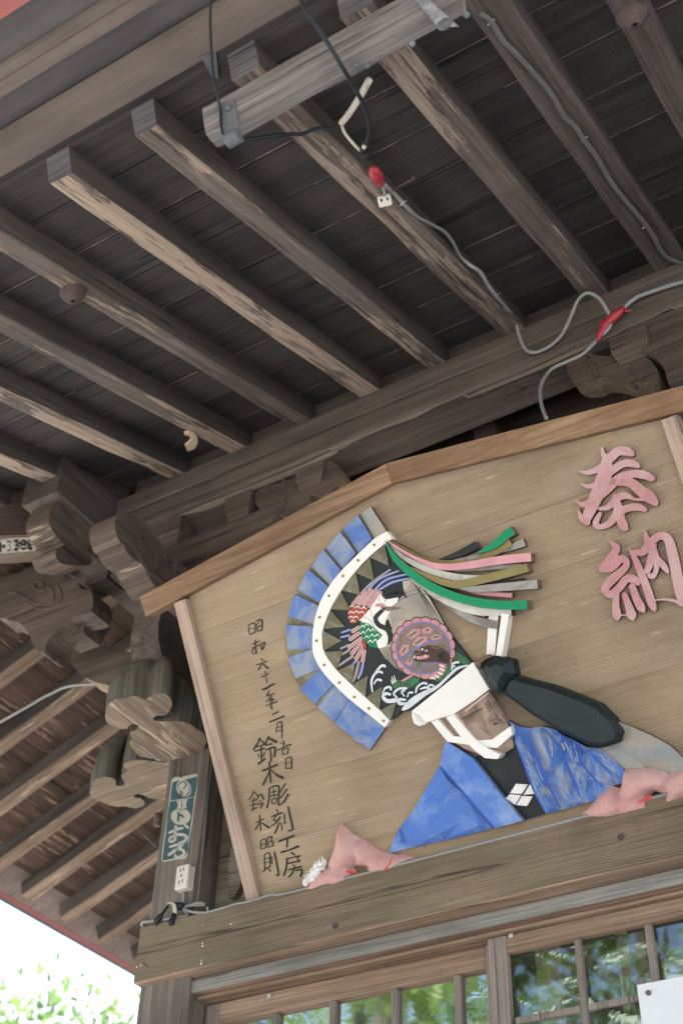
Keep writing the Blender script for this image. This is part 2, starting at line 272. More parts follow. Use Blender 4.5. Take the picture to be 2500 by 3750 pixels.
# ------------------------------------------------------------------ mesh helpers
class MB:
    def __init__(s): s.v = []; s.f = []; s.mi = []; s.mats = []
    def m(s, name):
        if name not in s.mats: s.mats.append(name)
        return s.mats.index(name)
    def face(s, pts, mat):
        b = len(s.v); s.v += [tuple(p) for p in pts]; s.f.append(tuple(range(b, b + len(pts)))); s.mi.append(s.m(mat))
    def mesh(s, vs, fs, mat):
        b = len(s.v); s.v += [tuple(p) for p in vs]
        for f in fs: s.f.append(tuple(i + b for i in f)); s.mi.append(s.m(mat))
    def prism(s, base, off, mat, side=None, back=True, bottom=None):
        """closed outline (3-D points) swept by off; top face = base + off"""
        off = Vector(off); base = [Vector(p) for p in base]; n = len(base)
        nn = Vector((0, 0, 0))
        for i in range(n): nn += base[i].cross(base[(i + 1) % n])
        if nn.dot(off) < 0: base.reverse()
        top = [p + off for p in base]
        s.face(top, mat)
        if back: s.face(base[::-1], bottom or side or mat)
        for i in range(n):
            j = (i + 1) % n; s.face([base[i], base[j], top[j], top[i]], side or mat)
    def box(s, lo, hi, mat, bottom=None, ch=0.004):
        lo = Vector(lo); hi = Vector(hi); c = min(ch, min((hi - lo)) * 0.3)
        bm = bmesh.new(); bmesh.ops.create_cube(bm, size=1.0)
        for v in bm.verts: v.co = Vector(((lo[i] + hi[i]) / 2 + v.co[i] * (hi[i] - lo[i])) for i in range(3))
        if c > 0: bmesh.ops.bevel(bm, geom=bm.edges[:], offset=c, segments=1, affect='EDGES')
        bm.verts.index_update(); b = len(s.v); s.v += [tuple(v.co) for v in bm.verts]
        for f in bm.faces:
            s.f.append(tuple(v.index + b for v in f.verts)); s.mi.append(s.m(bottom if bottom and f.normal.z < -0.9 else mat))
        bm.free()
    def tube(s, pts, r, mat, seg=8, cap=True, rs=None):
        pts = [Vector(p) for p in pts]; n = len(pts); rings = []; up = None
        for i in range(n):
            d = (pts[min(i + 1, n - 1)] - pts[max(i - 1, 0)]).normalized()
            if up is None: up = d.orthogonal().normalized()
            up = (up - d * up.dot(d)).normalized(); sd = d.cross(up); rr = rs[i] if rs else r
            rings.append([pts[i] + up * math.cos(a) * rr + sd * math.sin(a) * rr for a in [2 * math.pi * k / seg for k in range(seg)]])
        vs = [p for rg in rings for p in rg]; fs = []
        for i in range(n - 1):
            for k in range(seg):
                k2 = (k + 1) % seg; fs.append((i * seg + k, i * seg + k2, (i + 1) * seg + k2, (i + 1) * seg + k))
        if cap: fs.append(tuple(range(seg))[::-1]); fs.append(tuple((n - 1) * seg + k for k in range(seg)))
        s.mesh(vs, fs, mat)
    def ball(s, c, r, mat, sub=2, jit=0.0, sq=(1, 1, 1)):
        bm = bmesh.new(); bmesh.ops.create_icosphere(bm, subdivisions=sub, radius=1.0); bm.verts.index_update()
        vs = []
        for v in bm.verts:
            k = 1 + jit * noise.noise(v.co * 2.3 + Vector(c) * 9)
            vs.append(Vector(c) + Vector((v.co.x * sq[0], v.co.y * sq[1], v.co.z * sq[2])) * r * k)
        s.mesh(vs, [tuple(v.index for v in f.verts) for f in bm.faces], mat); bm.free()
    def build(s, name, parent=None, mw=None, smooth=False):
        me = bpy.data.meshes.new(name); me.from_pydata(s.v, [], s.f)
        for mn in s.mats: me.materials.append(M[mn])
        me.polygons.foreach_set('material_index', s.mi)
        if smooth: me.polygons.foreach_set('use_smooth', [True] * len(me.polygons))
        me.update()
        return link(name, me, parent, mw)
WORLD = {}
def link(name, data, parent=None, mw=None):
    o = bpy.data.objects.new(name, data); COL.objects.link(o)
    mw = mw or (WORLD[parent.name].copy() if parent and parent.name in WORLD else Matrix())
    WORLD[o.name] = mw
    if parent:
        o.parent = parent; o.matrix_parent_inverse = Matrix(); o.matrix_basis = WORLD[parent.name].inverted() @ mw
    else: o.matrix_basis = mw
    return o
ID = Matrix()
def tag(o, label, cat, group=None):
    o['label'] = label; o['category'] = cat
    if group: o['group'] = group
    return o
def thing(name, label, cat, mw, group=None): return tag(link(name, None, None, mw), label, cat, group)

def frame(p, x, zhint):
    x = Vector(x).normalized(); z = Vector(zhint); z = (z - x * z.dot(x)).normalized(); y = z.cross(x)
    return Matrix(((x[0], y[0], z[0], p[0]), (x[1], y[1], z[1], p[1]), (x[2], y[2], z[2], p[2]), (0, 0, 0, 1)))
def beam(name, p0, p1, w_, h_, side, parent, bottom=None, end=None, up=(0, 0, 1), seg=None, jit=0.0025, ch=0.006, anchor='bottom', end_p0=True, end_p1=True, seed=0):
    """sawn timber from p0 to p1; anchor 'bottom' = the two points lie on the middle of its underside"""
    p0 = Vector(p0); p1 = Vector(p1); L = (p1 - p0).length; mw = frame(p0, p1 - p0, up)
    seg = seg or max(2, int(L / 0.16)); z0 = 0 if anchor == 'bottom' else -h_ / 2
    prof = [(-w_ / 2 + ch, z0), (w_ / 2 - ch, z0), (w_ / 2, z0 + ch), (w_ / 2, z0 + h_ - ch), (w_ / 2 - ch, z0 + h_), (-w_ / 2 + ch, z0 + h_), (-w_ / 2, z0 + h_ - ch), (-w_ / 2, z0 + ch)]
    b = MB(); vs = []
    for i in range(seg + 1):
        x = L * i / seg
        for k, (y, z) in enumerate(prof):
            q = Vector((x * 3 + seed * 7.3 + p0.x * 5, y * 9, z * 9 + k * 0.01))
            worn = 2.2 if k in (0, 1, 2, 7) else 1.0
            vs.append((x, y + jit * worn * noise.noise(q), z + jit * worn * noise.noise(q + Vector((5, 1, 3)))))
    fs = []; fb = []
    for i in range(seg):
        for k in range(8):
            k2 = (k + 1) % 8; f = (i * 8 + k, i * 8 + k2, (i + 1) * 8 + k2, (i + 1) * 8 + k)
            f = f[::-1]
            (fb if k in (0, 1, 7) else fs).append(f)
    base = len(b.v); b.v += vs
    for f in fs: b.f.append(f); b.mi.append(b.m(side))
    for f in fb: b.f.append(f); b.mi.append(b.m(bottom or side))
    b.f.append(tuple(range(8))); b.mi.append(b.m(end or side))
    b.f.append(tuple(seg * 8 + k for k in range(8))[::-1]); b.mi.append(b.m(end or side))
    o = b.build(name, parent, mw)
    bm = bmesh.new(); bm.from_mesh(o.data); bmesh.ops.recalc_face_normals(bm, faces=bm.faces[:]); bm.to_mesh(o.data); bm.free()
    return o
def catmull(pts, n=8):
    pts = [tuple(p) for p in pts]
    if len(pts) < 3: return [tuple(pts[0][i] + (pts[1][i] - pts[0][i]) * k / n for i in range(len(pts[0]))) for k in range(n + 1)]
    P = [pts[0]] + pts + [pts[-1]]; out = []
    for i in range(1, len(P) - 2):
        for k in range(n):
            u = k / n; a, b, c, d = P[i - 1], P[i], P[i + 1], P[i + 2]
            out.append(tuple(0.5 * (2 * b[j] + (c[j] - a[j]) * u + (2 * a[j] - 5 * b[j] + 4 * c[j] - d[j]) * u * u + (3 * b[j] - a[j] - 3 * c[j] + d[j]) * u ** 3) for j in range(len(b))))
    out.append(pts[-1]); return out
def stroke_outline(pts, n=6, taper=True, wmul=1.0):
    """brush stroke: list of (x, y, width) -> closed outline"""
    q = catmull(pts, n); L = []; Rr = []
    for i, (x, y, wd) in enumerate(q):
        a = q[max(i - 1, 0)]; b = q[min(i + 1, len(q) - 1)]; dx, dy = b[0] - a[0], b[1] - a[1]; l = math.hypot(dx, dy) or 1
        h = max(wd, 1.0) / 2 * wmul
        L.append((x - dy / l * h, y + dx / l * h)); Rr.append((x + dy / l * h, y - dx / l * h))
    if taper:
        for s_, idx in ((-1, 0), (1, -1)):
            a = q[idx]; b = q[1 if idx == 0 else -2]; dx, dy = a[0] - b[0], a[1] - b[1]; l = math.hypot(dx, dy) or 1; h = a[2] * 0.4 * wmul
            tip = (a[0] + dx / l * h, a[1] + dy / l * h)
            if idx == 0: head = tip
            else: tail = tip
        return [head] + L + [tail] + Rr[::-1]
    return L + Rr[::-1]
def relief(mb, outline, inner, edge_h, base_h, mat, side=None, smooth_n=0):
    """outline [(x,y)], inner [(x,y,h)] in plane units -> triangulated carved surface with side walls"""
    pts = [Vector(p[:2]) for p in outline] + [Vector(p[:2]) for p in inner]; n = len(outline)
    hs = [(p[2] if len(p) > 2 else edge_h) for p in outline] + [p[2] for p in inner]
    v, e, f, ov, oe, of = delaunay_2d_cdt(pts, [(i, (i + 1) % n) for i in range(n)], [], 1, 1e-5)
    vs = []
    for i, c in enumerate(v):
        h = hs[ov[i][0]] if ov[i] else edge_h
        vs.append((c[0], c[1], h))
    fs = []
    for t_ in f:
        a, b, c = [v[i] for i in t_]
        s_ = (b[0] - a[0]) * (c[1] - a[1]) - (b[1] - a[1]) * (c[0] - a[0])
        fs.append(tuple(t_) if s_ > 0 else tuple(t_)[::-1])
    mb.mesh(vs, fs, mat)
    area = sum(outline[i][0] * outline[(i + 1) % n][1] - outline[(i + 1) % n][0] * outline[i][1] for i in range(n))
    for i in range(n):
        j = (i + 1) % n; a, b = outline[i], outline[j]; ha, hb = hs[i], hs[j]
        q = [(a[0], a[1], base_h), (b[0], b[1], base_h), (b[0], b[1], hb), (a[0], a[1], ha)]
        mb.face(q if area > 0 else q[::-1], side or mat)
def inside(p, poly):
    c = False; n = len(poly)
    for i in range(n):
        a, b = poly[i], poly[i - 1]
        if (a[1] > p[1]) != (b[1] > p[1]) and p[0] < (b[0] - a[0]) * (p[1] - a[1]) / (b[1] - a[1]) + a[0]: c = not c
    return c
def edge_dist(p, poly):
    best = 9e9
    for i in range(len(poly)):
        a = Vector(poly[i - 1]); b = Vector(poly[i]); d = b - a; q = Vector(p)
        u = max(0, min(1, (q - a).dot(d) / max(d.length_squared, 1e-12))); best = min(best, (q - a - d * u).length)
    return best

# ------------------------------------------------------------------ ground
b = MB(); b.face([(-150, -150, 0), (150, -150, 0), (150, 150, 0), (-150, 150, 0)], 'ground')
g = b.build('ground'); g['kind'] = 'structure'

# ------------------------------------------------------------------ shrine hall
hall = thing('shrine_hall', 'dark weathered timber shrine hall with deep rafter eaves, carved brackets and latticed sliding doors', 'shrine hall', Matrix.Translation((-1.7, 3.8, 0)))
PXC, PYC = -3.035, 3.755
def slab(name, poly, n_off, mat, parent=hall):
    b = MB(); b.prism(poly, n_off, mat); return b.build(name, parent, ID)
# front roof boarding: boards 0.223 m apart in plan, thin pale gaps between them
def front_pt(x, y, off=0.0): return Vector((x, y, ROOF0.z + (y - ROOF0.y) * SLOPE)) + ROOFN * off
SIDEN = Vector((-SN, 0, CS)); SX = -3.46
def side_pt(x, y, off=0.0): return Vector((x, y, ROOF0.z + (x - SX) * SLOPE)) + SIDEN * off
hipx = lambda y: y - 6.74                                 # the hip runs where the two roof planes meet
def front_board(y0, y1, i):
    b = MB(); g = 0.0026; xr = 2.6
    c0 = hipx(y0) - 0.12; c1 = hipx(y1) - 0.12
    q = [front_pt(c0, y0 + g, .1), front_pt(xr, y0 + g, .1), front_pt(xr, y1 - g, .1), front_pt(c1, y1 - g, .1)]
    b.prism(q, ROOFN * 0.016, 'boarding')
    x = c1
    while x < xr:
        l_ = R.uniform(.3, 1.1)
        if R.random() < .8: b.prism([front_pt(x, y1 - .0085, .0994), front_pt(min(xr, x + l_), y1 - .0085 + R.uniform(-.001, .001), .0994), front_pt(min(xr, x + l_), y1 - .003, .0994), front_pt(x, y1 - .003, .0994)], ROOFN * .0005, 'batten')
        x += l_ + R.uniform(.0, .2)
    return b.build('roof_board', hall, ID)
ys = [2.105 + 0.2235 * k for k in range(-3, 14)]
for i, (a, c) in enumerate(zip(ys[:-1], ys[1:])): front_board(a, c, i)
b = MB(); b.prism([front_pt(hipx(1.4) - .1, 1.4, .1175), front_pt(2.6, 1.4, .1175), front_pt(2.6, 5.2, .1175), front_pt(hipx(5.2) - .1, 5.2, .1175)], ROOFN * 0.004, 'batten'); b.build('batten_layer', hall, ID)
def sb(y0, y1): return [side_pt(-5.43, y0, .1), side_pt(-1.8, y0, .1), side_pt(-1.8, y1, .1), side_pt(-5.43, y1, .1)]
b = MB()
xs = [-5.43 + 0.2235 * k for k in range(0, 17)]
for a, c in zip(xs[:-1], xs[1:]):
    dz = 0.004 * R.random()
    y0 = max(1.35, c + 6.74 - 0.0); q = [side_pt(a + .0015, a + 6.74, .1 + dz), side_pt(c - .0015, c + 6.74, .1 + dz), side_pt(c - .0015, 9.5, .1 + dz), side_pt(a + .0015, 9.5, .1 + dz)]
    b.prism(q, SIDEN * 0.016, 'side_boarding')
b.build('side_roof_boarding', hall, ID)
# roof covering
b = MB()
b.prism([front_pt(-5.72, 0.90, .262), front_pt(2.6, 0.90, .262), front_pt(2.6, 6.4, .262), front_pt(-0.3, 6.4, .262)], ROOFN * 0.06, 'roof_metal')
b.prism([side_pt(-5.53, 1.2, .165), side_pt(-0.3, 6.5, .165), side_pt(-0.3, 9.6, .165), side_pt(-5.53, 9.6, .165)], SIDEN * 0.06, 'roof_metal')
b.build('roof', hall, ID)
# eave boards of the front
def eave(name, y0, y1, off, th, mat, xr=2.6, j=False):
    b = MB(); q = [front_pt(hipx(y0) - .15, y0, off), front_pt(xr, y0, off), front_pt(xr, y1, off), front_pt(hipx(y1) - .15, y1, off)]
    b.prism(q, ROOFN * th, mat); return b.build(name, hall, ID)
def ey(a, c, off): return atRoof('K17', a, c, off).y
yA, yM, yF = 1.515, 1.4645, 1.355
eave('eave_board', yF, yM - .0025, .1, .075, 'eave_brown'); eave('eave_board', yM, yA, .104, .06, 'eave_brown')
yB2 = ey(400, 300, .15); yB2 = ey(0, 540, .15); yB2m = ey(0, 470, .15); yB3 = ey(0, 415, .155)
eave('eave_batten', yB2 - .03, yF + .045, .19, .02, 'eave_dark')
eave('eave_batten', yB2m + .001, yB2, .15, .03, 'eave_brown'); eave('eave_batten', yB3, yB2m - .001, .155, .03, 'eave_brown')
yR = ey(0, 205, .17)
for k in range(9):
    x0 = -5.2 + k * 0.93 + 0.32; b = MB(); q = [front_pt(x0 + .004, yR - .03, .172), front_pt(x0 + .926, yR - .03, .172), front_pt(x0 + .926, yB3 - .001, .172), front_pt(x0 + .004, yB3 - .001, .172)]
    b.prism(q, ROOFN * 0.02, 'eave_dark'); b.build('soffit_board', hall, ID)
yR1 = ey(0, 60, .15)
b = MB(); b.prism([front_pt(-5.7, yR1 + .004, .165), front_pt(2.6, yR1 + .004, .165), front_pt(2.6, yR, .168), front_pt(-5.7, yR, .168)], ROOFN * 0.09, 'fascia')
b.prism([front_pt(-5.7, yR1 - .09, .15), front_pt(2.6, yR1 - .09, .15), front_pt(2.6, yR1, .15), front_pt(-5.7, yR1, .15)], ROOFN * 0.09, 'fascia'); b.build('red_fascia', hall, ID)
# eave of the left side
b = MB()
for k in range(16):
    y0 = 1.5 + 0.5 * k + 0.13; b.prism([side_pt(-5.485, y0 + .002, .098), side_pt(-5.30, y0 + .002, .098), side_pt(-5.30, y0 + .498, .098), side_pt(-5.485, y0 + .498, .098)], SIDEN * 0.03, 'eave_side')
b.build('side_eave_board', hall, ID)
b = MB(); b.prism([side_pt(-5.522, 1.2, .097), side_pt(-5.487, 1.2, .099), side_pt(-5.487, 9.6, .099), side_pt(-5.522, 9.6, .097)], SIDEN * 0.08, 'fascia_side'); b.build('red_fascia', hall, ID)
b = MB(); b.prism([side_pt(-5.54, 1.2, .096), side_pt(-5.5235, 1.2, .096), side_pt(-5.5235, 9.6, .096), side_pt(-5.54, 9.6, .096)], SIDEN * 0.085, 'roof_metal'); b.build('drip_edge', hall, ID)
# front rafters
for i, (x, wd) in enumerate([(-4.10, .083), (-3.755, .083), (-3.41, .083), (-3.02, .085), (-2.675, .085), (-2.335, .085), (-1.99, .088), (-1.665, .082), (-1.31, .095), (-0.945, .095), (-0.645, .115), (-0.33, .095), (0.02, .09), (0.37, .09)]):
    rb_ = 'rafter_dark' if x > -.7 else 'rafter_worn' if x in (-2.335, -1.31, -0.945) else 'rafter_bottom'
    ytop = min(5.0, x + 6.80)
    beam('rafter', front_pt(x, 1.465), front_pt(x, ytop), wd, .104, 'rafter_dark' if x > -.4 else 'stained', hall, bottom=rb_, end='rafter_end', up=ROOFN, jit=.0028, seed=i)
# left side rafters
for i, y in enumerate([3.07, 3.41, 3.757, 4.11, 4.455, 4.797, 5.14, 5.48, 5.825, 6.17, 6.52, 6.86, 7.2, 7.55]):
    beam('rafter', side_pt(-5.38, y), side_pt(min(-2.2, y - 6.84), y), .085, .104, 'stained', hall, bottom='side_rafter_bottom', end='rafter_end', up=SIDEN, jit=.003, seed=i + 40)
# hip rafter
hp = Vector((-3.40, 3.42, 5.425)); hd = Vector((-1, -1, -0.4)).normalized()
hipo = beam('hip_rafter', hp + Vector((0, 0, -.005)), hp + hd * 2.75, .205, .27, 'panel_red', hall, bottom='hip_bottom', up=(0, 0, 1), jit=.002)
# purlins and fillers
ZK0, ZK1 = 5.345, 5.575
beam('purlin', (-3.69, 3.385, ZK0), (2.6, 3.385, ZK0), .21, .118, 'purlin', hall, bottom='purlin', jit=.004, ch=.012)
beam('purlin', (-3.69, 3.380, ZK0 + .1185), (2.6, 3.380, ZK0 + .1185), .206, .1115, 'purlin', hall, jit=.0015)
beam('purlin', (-3.445, 2.895, 5.318), (-3.445, 8.5, 5.318), .206, .243, 'stained', hall, bottom='purlin', jit=.002, ch=.01)
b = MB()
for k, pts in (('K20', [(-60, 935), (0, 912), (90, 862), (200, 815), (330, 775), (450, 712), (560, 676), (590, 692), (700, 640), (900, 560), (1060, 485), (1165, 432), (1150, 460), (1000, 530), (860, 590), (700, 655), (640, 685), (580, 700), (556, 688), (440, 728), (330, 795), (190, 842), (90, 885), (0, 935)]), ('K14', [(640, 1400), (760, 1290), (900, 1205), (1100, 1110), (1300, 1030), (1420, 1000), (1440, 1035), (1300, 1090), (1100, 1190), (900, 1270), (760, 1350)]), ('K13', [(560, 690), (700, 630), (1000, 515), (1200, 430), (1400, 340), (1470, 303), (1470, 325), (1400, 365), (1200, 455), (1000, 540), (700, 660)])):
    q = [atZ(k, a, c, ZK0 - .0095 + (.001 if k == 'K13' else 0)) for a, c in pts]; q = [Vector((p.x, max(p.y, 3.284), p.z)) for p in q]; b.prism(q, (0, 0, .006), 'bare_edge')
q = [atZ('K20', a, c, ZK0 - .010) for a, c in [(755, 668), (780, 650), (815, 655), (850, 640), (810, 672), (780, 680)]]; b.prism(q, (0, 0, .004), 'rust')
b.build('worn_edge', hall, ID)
b = MB(); b.box((-3.3, 3.33, ZK1 + .002), (2.6, 3.36, ZK1 + .16), 'purlin'); b.build('rafter_filler', hall, ID)
b = MB(); b.box((-3.50, 3.6, ZK1 - .02), (-3.47, 8.5, ZK1 + .14), 'stained'); b.build('rafter_filler', hall, ID)

# pillar, lintel, wall
pil = MB(); pil.box((-3.15, 3.64, 0.0), (-2.925, 3.87, 4.60), 'pillar', ch=.012); pillar = pil.build('pillar', hall, ID)
lin = beam('lintel', (-3.145, 3.73, 3.352), (2.6, 3.73, 3.352), .26, .214, 'lintel', hall, bottom='rail_brown', end='lintel', jit=.002, ch=.005)
b = MB(); b.box((-2.945, 3.665, 3.300), (2.6, 3.76, 3.350), 'grey_rail', bottom='rail_brown', ch=.003); b.build('head_rail', hall, ID)
b = MB(); b.box((-2.923, 3.700, 3.286), (2.6, 3.80, 3.2985), 'rail_brown', ch=.002); b.build('door_track', hall, ID)
b = MB()
for z0, z1 in ((3.568, 3.86), (3.864, 4.17), (4.174, 4.50)): b.box((-2.923, 3.75, z0), (2.6, 3.79, z1), 'panel', ch=.003)
b.build('wall_panel', hall, ID)
b = MB(); b.box((-2.923, 3.74, 4.504), (2.6, 3.80, 6.2), 'panel_red', ch=.003); b.build('wall_panel', hall, ID)
b = MB(); b.box((-2.97, 3.87, 0), (-2.93, 8.5, 6.2), 'panel', ch=.003); b.build('side_wall', hall, ID)
for x in (-2.28, -1.62, -0.95, -0.3): beam('wall_strut', (x, 3.70, 4.5), (x, 3.70, 5.5), .10, .08, 'bracket', hall, up=(0, -1, 0), jit=.001)
beam('wall_beam', (-3.4, 3.66, 4.80), (2.6, 3.66, 4.80), .13, .17, 'bracket', hall, jit=.002)
beam('wall_beam', (-3.3, 3.57, 5.06), (2.6, 3.57, 5.06), .12, .13, 'bracket', hall, jit=.002)
# carved ornament beside the pillar
b = MB(); q = [atY('K5', a, c, 3.72) for a, c in [(890, 1180), (905, 1060), (960, 1000), (1010, 1050), (1020, 1180), (1010, 1330), (985, 1440), (930, 1530), (880, 1530), (870, 1480), (900, 1400), (870, 1330)]]
b.prism(q, (0, .03, 0), 'panel'); b.build('carved_ornament', hall, ID)

# carved noses and brackets at the corner
def plan_nose(name, pts, z0, z1, under, sidem, inset=.86, centre=None, steps=4):
    """underside outline in plan, rising walls that round over at the top"""
    base = [Vector((p.x, p.y, z0)) for p in pts]; b = MB(); n = len(base)
    c = Vector((sum(p.x for p in base) / n, sum(p.y for p in base) / n, 0)) if centre is None else Vector(centre)
    a = sum(base[i].x * base[(i + 1) % n].y - base[(i + 1) % n].x * base[i].y for i in range(n))
    if a < 0: base.reverse()
    rings = [[p.copy() for p in base]]
    for k in range(1, steps + 1):
        u = k / steps; s_ = 1 + 0.03 * math.sin(u * math.pi) - (1 - inset) * max(0, (u - .35) / .65) ** 2
        rings.append([Vector((c.x + (p.x - c.x) * s_, c.y + (p.y - c.y) * s_, z0 + (z1 - z0) * u)) for p in base])
    b.face([p for p in base[::-1]], under)
    for r0, r1 in zip(rings[:-1], rings[1:]):
        for i in range(n):
            j = (i + 1) % n; b.face([r0[i], r0[j], r1[j], r1[i]], sidem)
    b.face(rings[-1], sidem)
    return b.build(name, hall, ID)
def smoothloop(pts, n=3):
    """round an outline given as crop pixels"""
    m = len(pts); out = []
    for i in range(m):
        a, b_, c, d = pts[i - 1], pts[i], pts[(i + 1) % m], pts[(i + 2) % m]
        for k in range(n):
            u = k / n; out.append(tuple(0.5 * (2 * b_[j] + (c[j] - a[j]) * u + (2 * a[j] - 5 * b_[j] + 4 * c[j] - d[j]) * u * u + (3 * b_[j] - a[j] - 3 * c[j] + d[j]) * u ** 3) for j in (0, 1)))
    return out
n2 = [(1130, 1375), (980, 1345), (830, 1320), (760, 1260), (710, 1180), (712, 1140), (738, 1112), (714, 1075), (722, 1035), (775, 1018), (812, 985), (798, 955), (745, 948), (698, 968), (678, 1000), (600, 1000), (530, 970), (450, 930), (428, 880), (430, 800), (445, 745), (500, 690), (560, 655), (640, 655), (760, 622), (840, 645), (885, 664), (930, 640), (1060, 592), (1150, 620), (1192, 700), (1180, 770), (1140, 830), (1085, 852), (1020, 850), (976, 880), (1010, 910), (1130, 915), (1250, 910), (1400, 945), (1480, 1010), (1560, 1060), (1560, 1235)]
q = [atZ('K25', x, y, 4.30) for x, y in smoothloop(n2, 2)]
plan_nose('carved_nose', q, 4.30, 4.52, 'nose_under', 'nose_face', .68, (-3.02, 3.36, 0), 7)
n3 = [(1120, 1385), (960, 1372), (780, 1360), (650, 1395), (640, 1440), (690, 1480), (610, 1540), (640, 1600), (652, 1645), (592, 1660), (545, 1642), (550, 1600), (490, 1560), (380, 1555), (290, 1600), (272, 1680), (246, 1740), (300, 1810), (380, 1835), (430, 1862), (560, 1895), (650, 1890), (770, 1915), (858, 1890), (880, 1845), (830, 1800), (762, 1792), (770, 1760), (850, 1755), (940, 1800), (1070, 1812), (1160, 1790), (1180, 1385)]
q = [atZ('K25', x, y, 4.30) for x, y in smoothloop(n3, 2)]
plan_nose('carved_nose', q, 4.30, 4.52, 'nose_under_x', 'nose_face', .72, (-3.4, 3.74, 0), 7)
def side_profile(name, kpts, k, x, thick, face, rim, groove=None):
    """outline on the plane X = x, swept away to -X"""
    b = MB(); q = [atX(k, a, c, x) for a, c in kpts]; b.prism([p - Vector((thick, 0, 0)) for p in q], (thick, 0, 0), face, rim)
    if groove:
        for gpts, r in groove: b.tube([atX(k, a, c, x + .002) for a, c in catmull(gpts, 5)], r, face, 6)
    return b.build(name, hall, ID)
def front_profile(name, kpts, k, y, thick, face, rim, groove=None, smooth_=True):
    b = MB(); q = [atY(k, a, c, y) for a, c in (smoothloop(kpts, 3) if smooth_ else kpts)]; b.prism([p + Vector((0, thick, 0)) for p in q], (0, -thick, 0), face, rim)
    if groove:
        for gpts, r in groove: b.tube([atY(k, a, c, y - .001) for a, c in catmull(gpts, 5)], r, face, 6)
    return b.build(name, hall, ID)
# big scrolled nose on the pillar axis, towards the viewer
side_profile('scroll_nose', smoothloop([(690, 85), (780, 98), (860, 115), (960, 190), (1060, 290), (1120, 400), (1170, 520), (1210, 700), (1330, 880), (1200, 960), (1060, 860), (1010, 790), (960, 710), (900, 610), (850, 580), (800, 545), (745, 470), (720, 410), (690, 395), (650, 310), (628, 205), (645, 125)], 3), 'K24', -2.972, .135, 'bracket_y', 'nose_rim',
             [([(715, 330), (800, 400), (880, 520), (940, 610), (1010, 670), (1060, 660), (1075, 560), (1040, 450), (970, 360), (900, 325), (885, 370), (920, 430), (955, 440)], .008), ([(700, 330), (790, 420), (870, 540), (930, 640), (985, 720), (985, 770)], .006)])
# second scroll under the left purlin nose
side_profile('scroll_nose', smoothloop([(660, 740), (740, 860), (770, 920), (830, 1000), (900, 1150), (1000, 1260), (1060, 1420), (980, 1480), (700, 1450), (640, 1300), (740, 1240), (640, 1130), (560, 960), (600, 800)], 3), 'K23', -3.375, .13, 'bracket_y', 'nose_rim')
# scrolled arm under the front purlin, towards the left
front_profile('scroll_nose', [(-60, 1800), (-20, 1640), (60, 1590), (220, 1560), (340, 1502), (600, 1510), (700, 1560), (760, 1610), (880, 1650), (940, 1750), (1050, 1770), (1050, 2000), (800, 2080), (560, 2330), (500, 2480), (380, 2390), (330, 2250), (230, 2140), (120, 2110), (60, 2080), (-40, 2060)], 'K23', 3.30, .13, 'bracket', 'bracket',
              [([(100, 1800), (180, 1790), (280, 1840), (400, 1910), (520, 1920), (610, 1880), (620, 1790), (560, 1720), (500, 1760), (430, 1750), (400, 1700), (440, 1660), (500, 1680), (520, 1730)], .005),
               ([(250, 1830), (400, 1960), (560, 1975), (680, 1920), (715, 1800), (660, 1700)], .004)])
# curved arm on the pillar axis, towards the left
front_profile('bracket_arm', [(205, 1420), (560, 1462), (600, 1500), (890, 1552), (1000, 1560), (1000, 1900), (560, 1880), (430, 1850), (300, 1790), (205, 1700), (170, 1640), (190, 1500)], 'K24', 3.69, .13, 'bracket', 'nose_under_x', smooth_=False)
# rounded arm on the pillar axis, towards the viewer
b = MB(); prof = [(3.27, 4.80), (3.262, 4.70), (3.275, 4.63), (3.315, 4.56), (3.38, 4.505), (3.46, 4.475), (3.60, 4.47), (3.66, 4.47), (3.66, 4.80)]
b.prism([(-3.115, y, z) for y, z in prof], (.145, 0, 0), 'stained', 'bracket_y'); b.build('bracket_arm', hall, ID)
def masu(name, c, s_, z0, z1, mat='bracket'):
    b = MB(); zm = z0 + (z1 - z0) * .5; h = s_ / 2; k = h * .72; x, y = c
    lo = [(x + i * k, y + j * k, z0) for i, j in ((-1, -1), (1, -1), (1, 1), (-1, 1))]; md = [(x + i * h, y + j * h, zm) for i, j in ((-1, -1), (1, -1), (1, 1), (-1, 1))]; hi = [(p[0], p[1], z1) for p in md]
    b.face(lo[::-1], mat); b.face(hi, mat)
    for r0, r1 in ((lo, md), (md, hi)):
        for i in range(4): b.face([r0[i], r0[(i + 1) % 4], r1[(i + 1) % 4], r1[i]], mat)
    return b.build(name, hall, ID)
for c, s_, z0, z1 in [((-3.035, 3.755), .33, 4.60, 4.83), ((-3.05, 3.385), .135, 5.20, 5.342), ((-2.67, 3.385), .135, 5.20, 5.342), ((-3.44, 3.385), .15, 5.16, 5.342), ((-3.575, 3.44), .16, 4.93, 5.13), ((-3.445, 3.755), .14, 5.20, 5.315), ((-3.035, 3.385), .14, 4.95, 5.10), ((-2.3, 3.385), .135, 5.20, 5.342), ((-0.86, 3.385), .15, 5.20, 5.342)]: masu('bearing_block', c, s_, z0, z1)
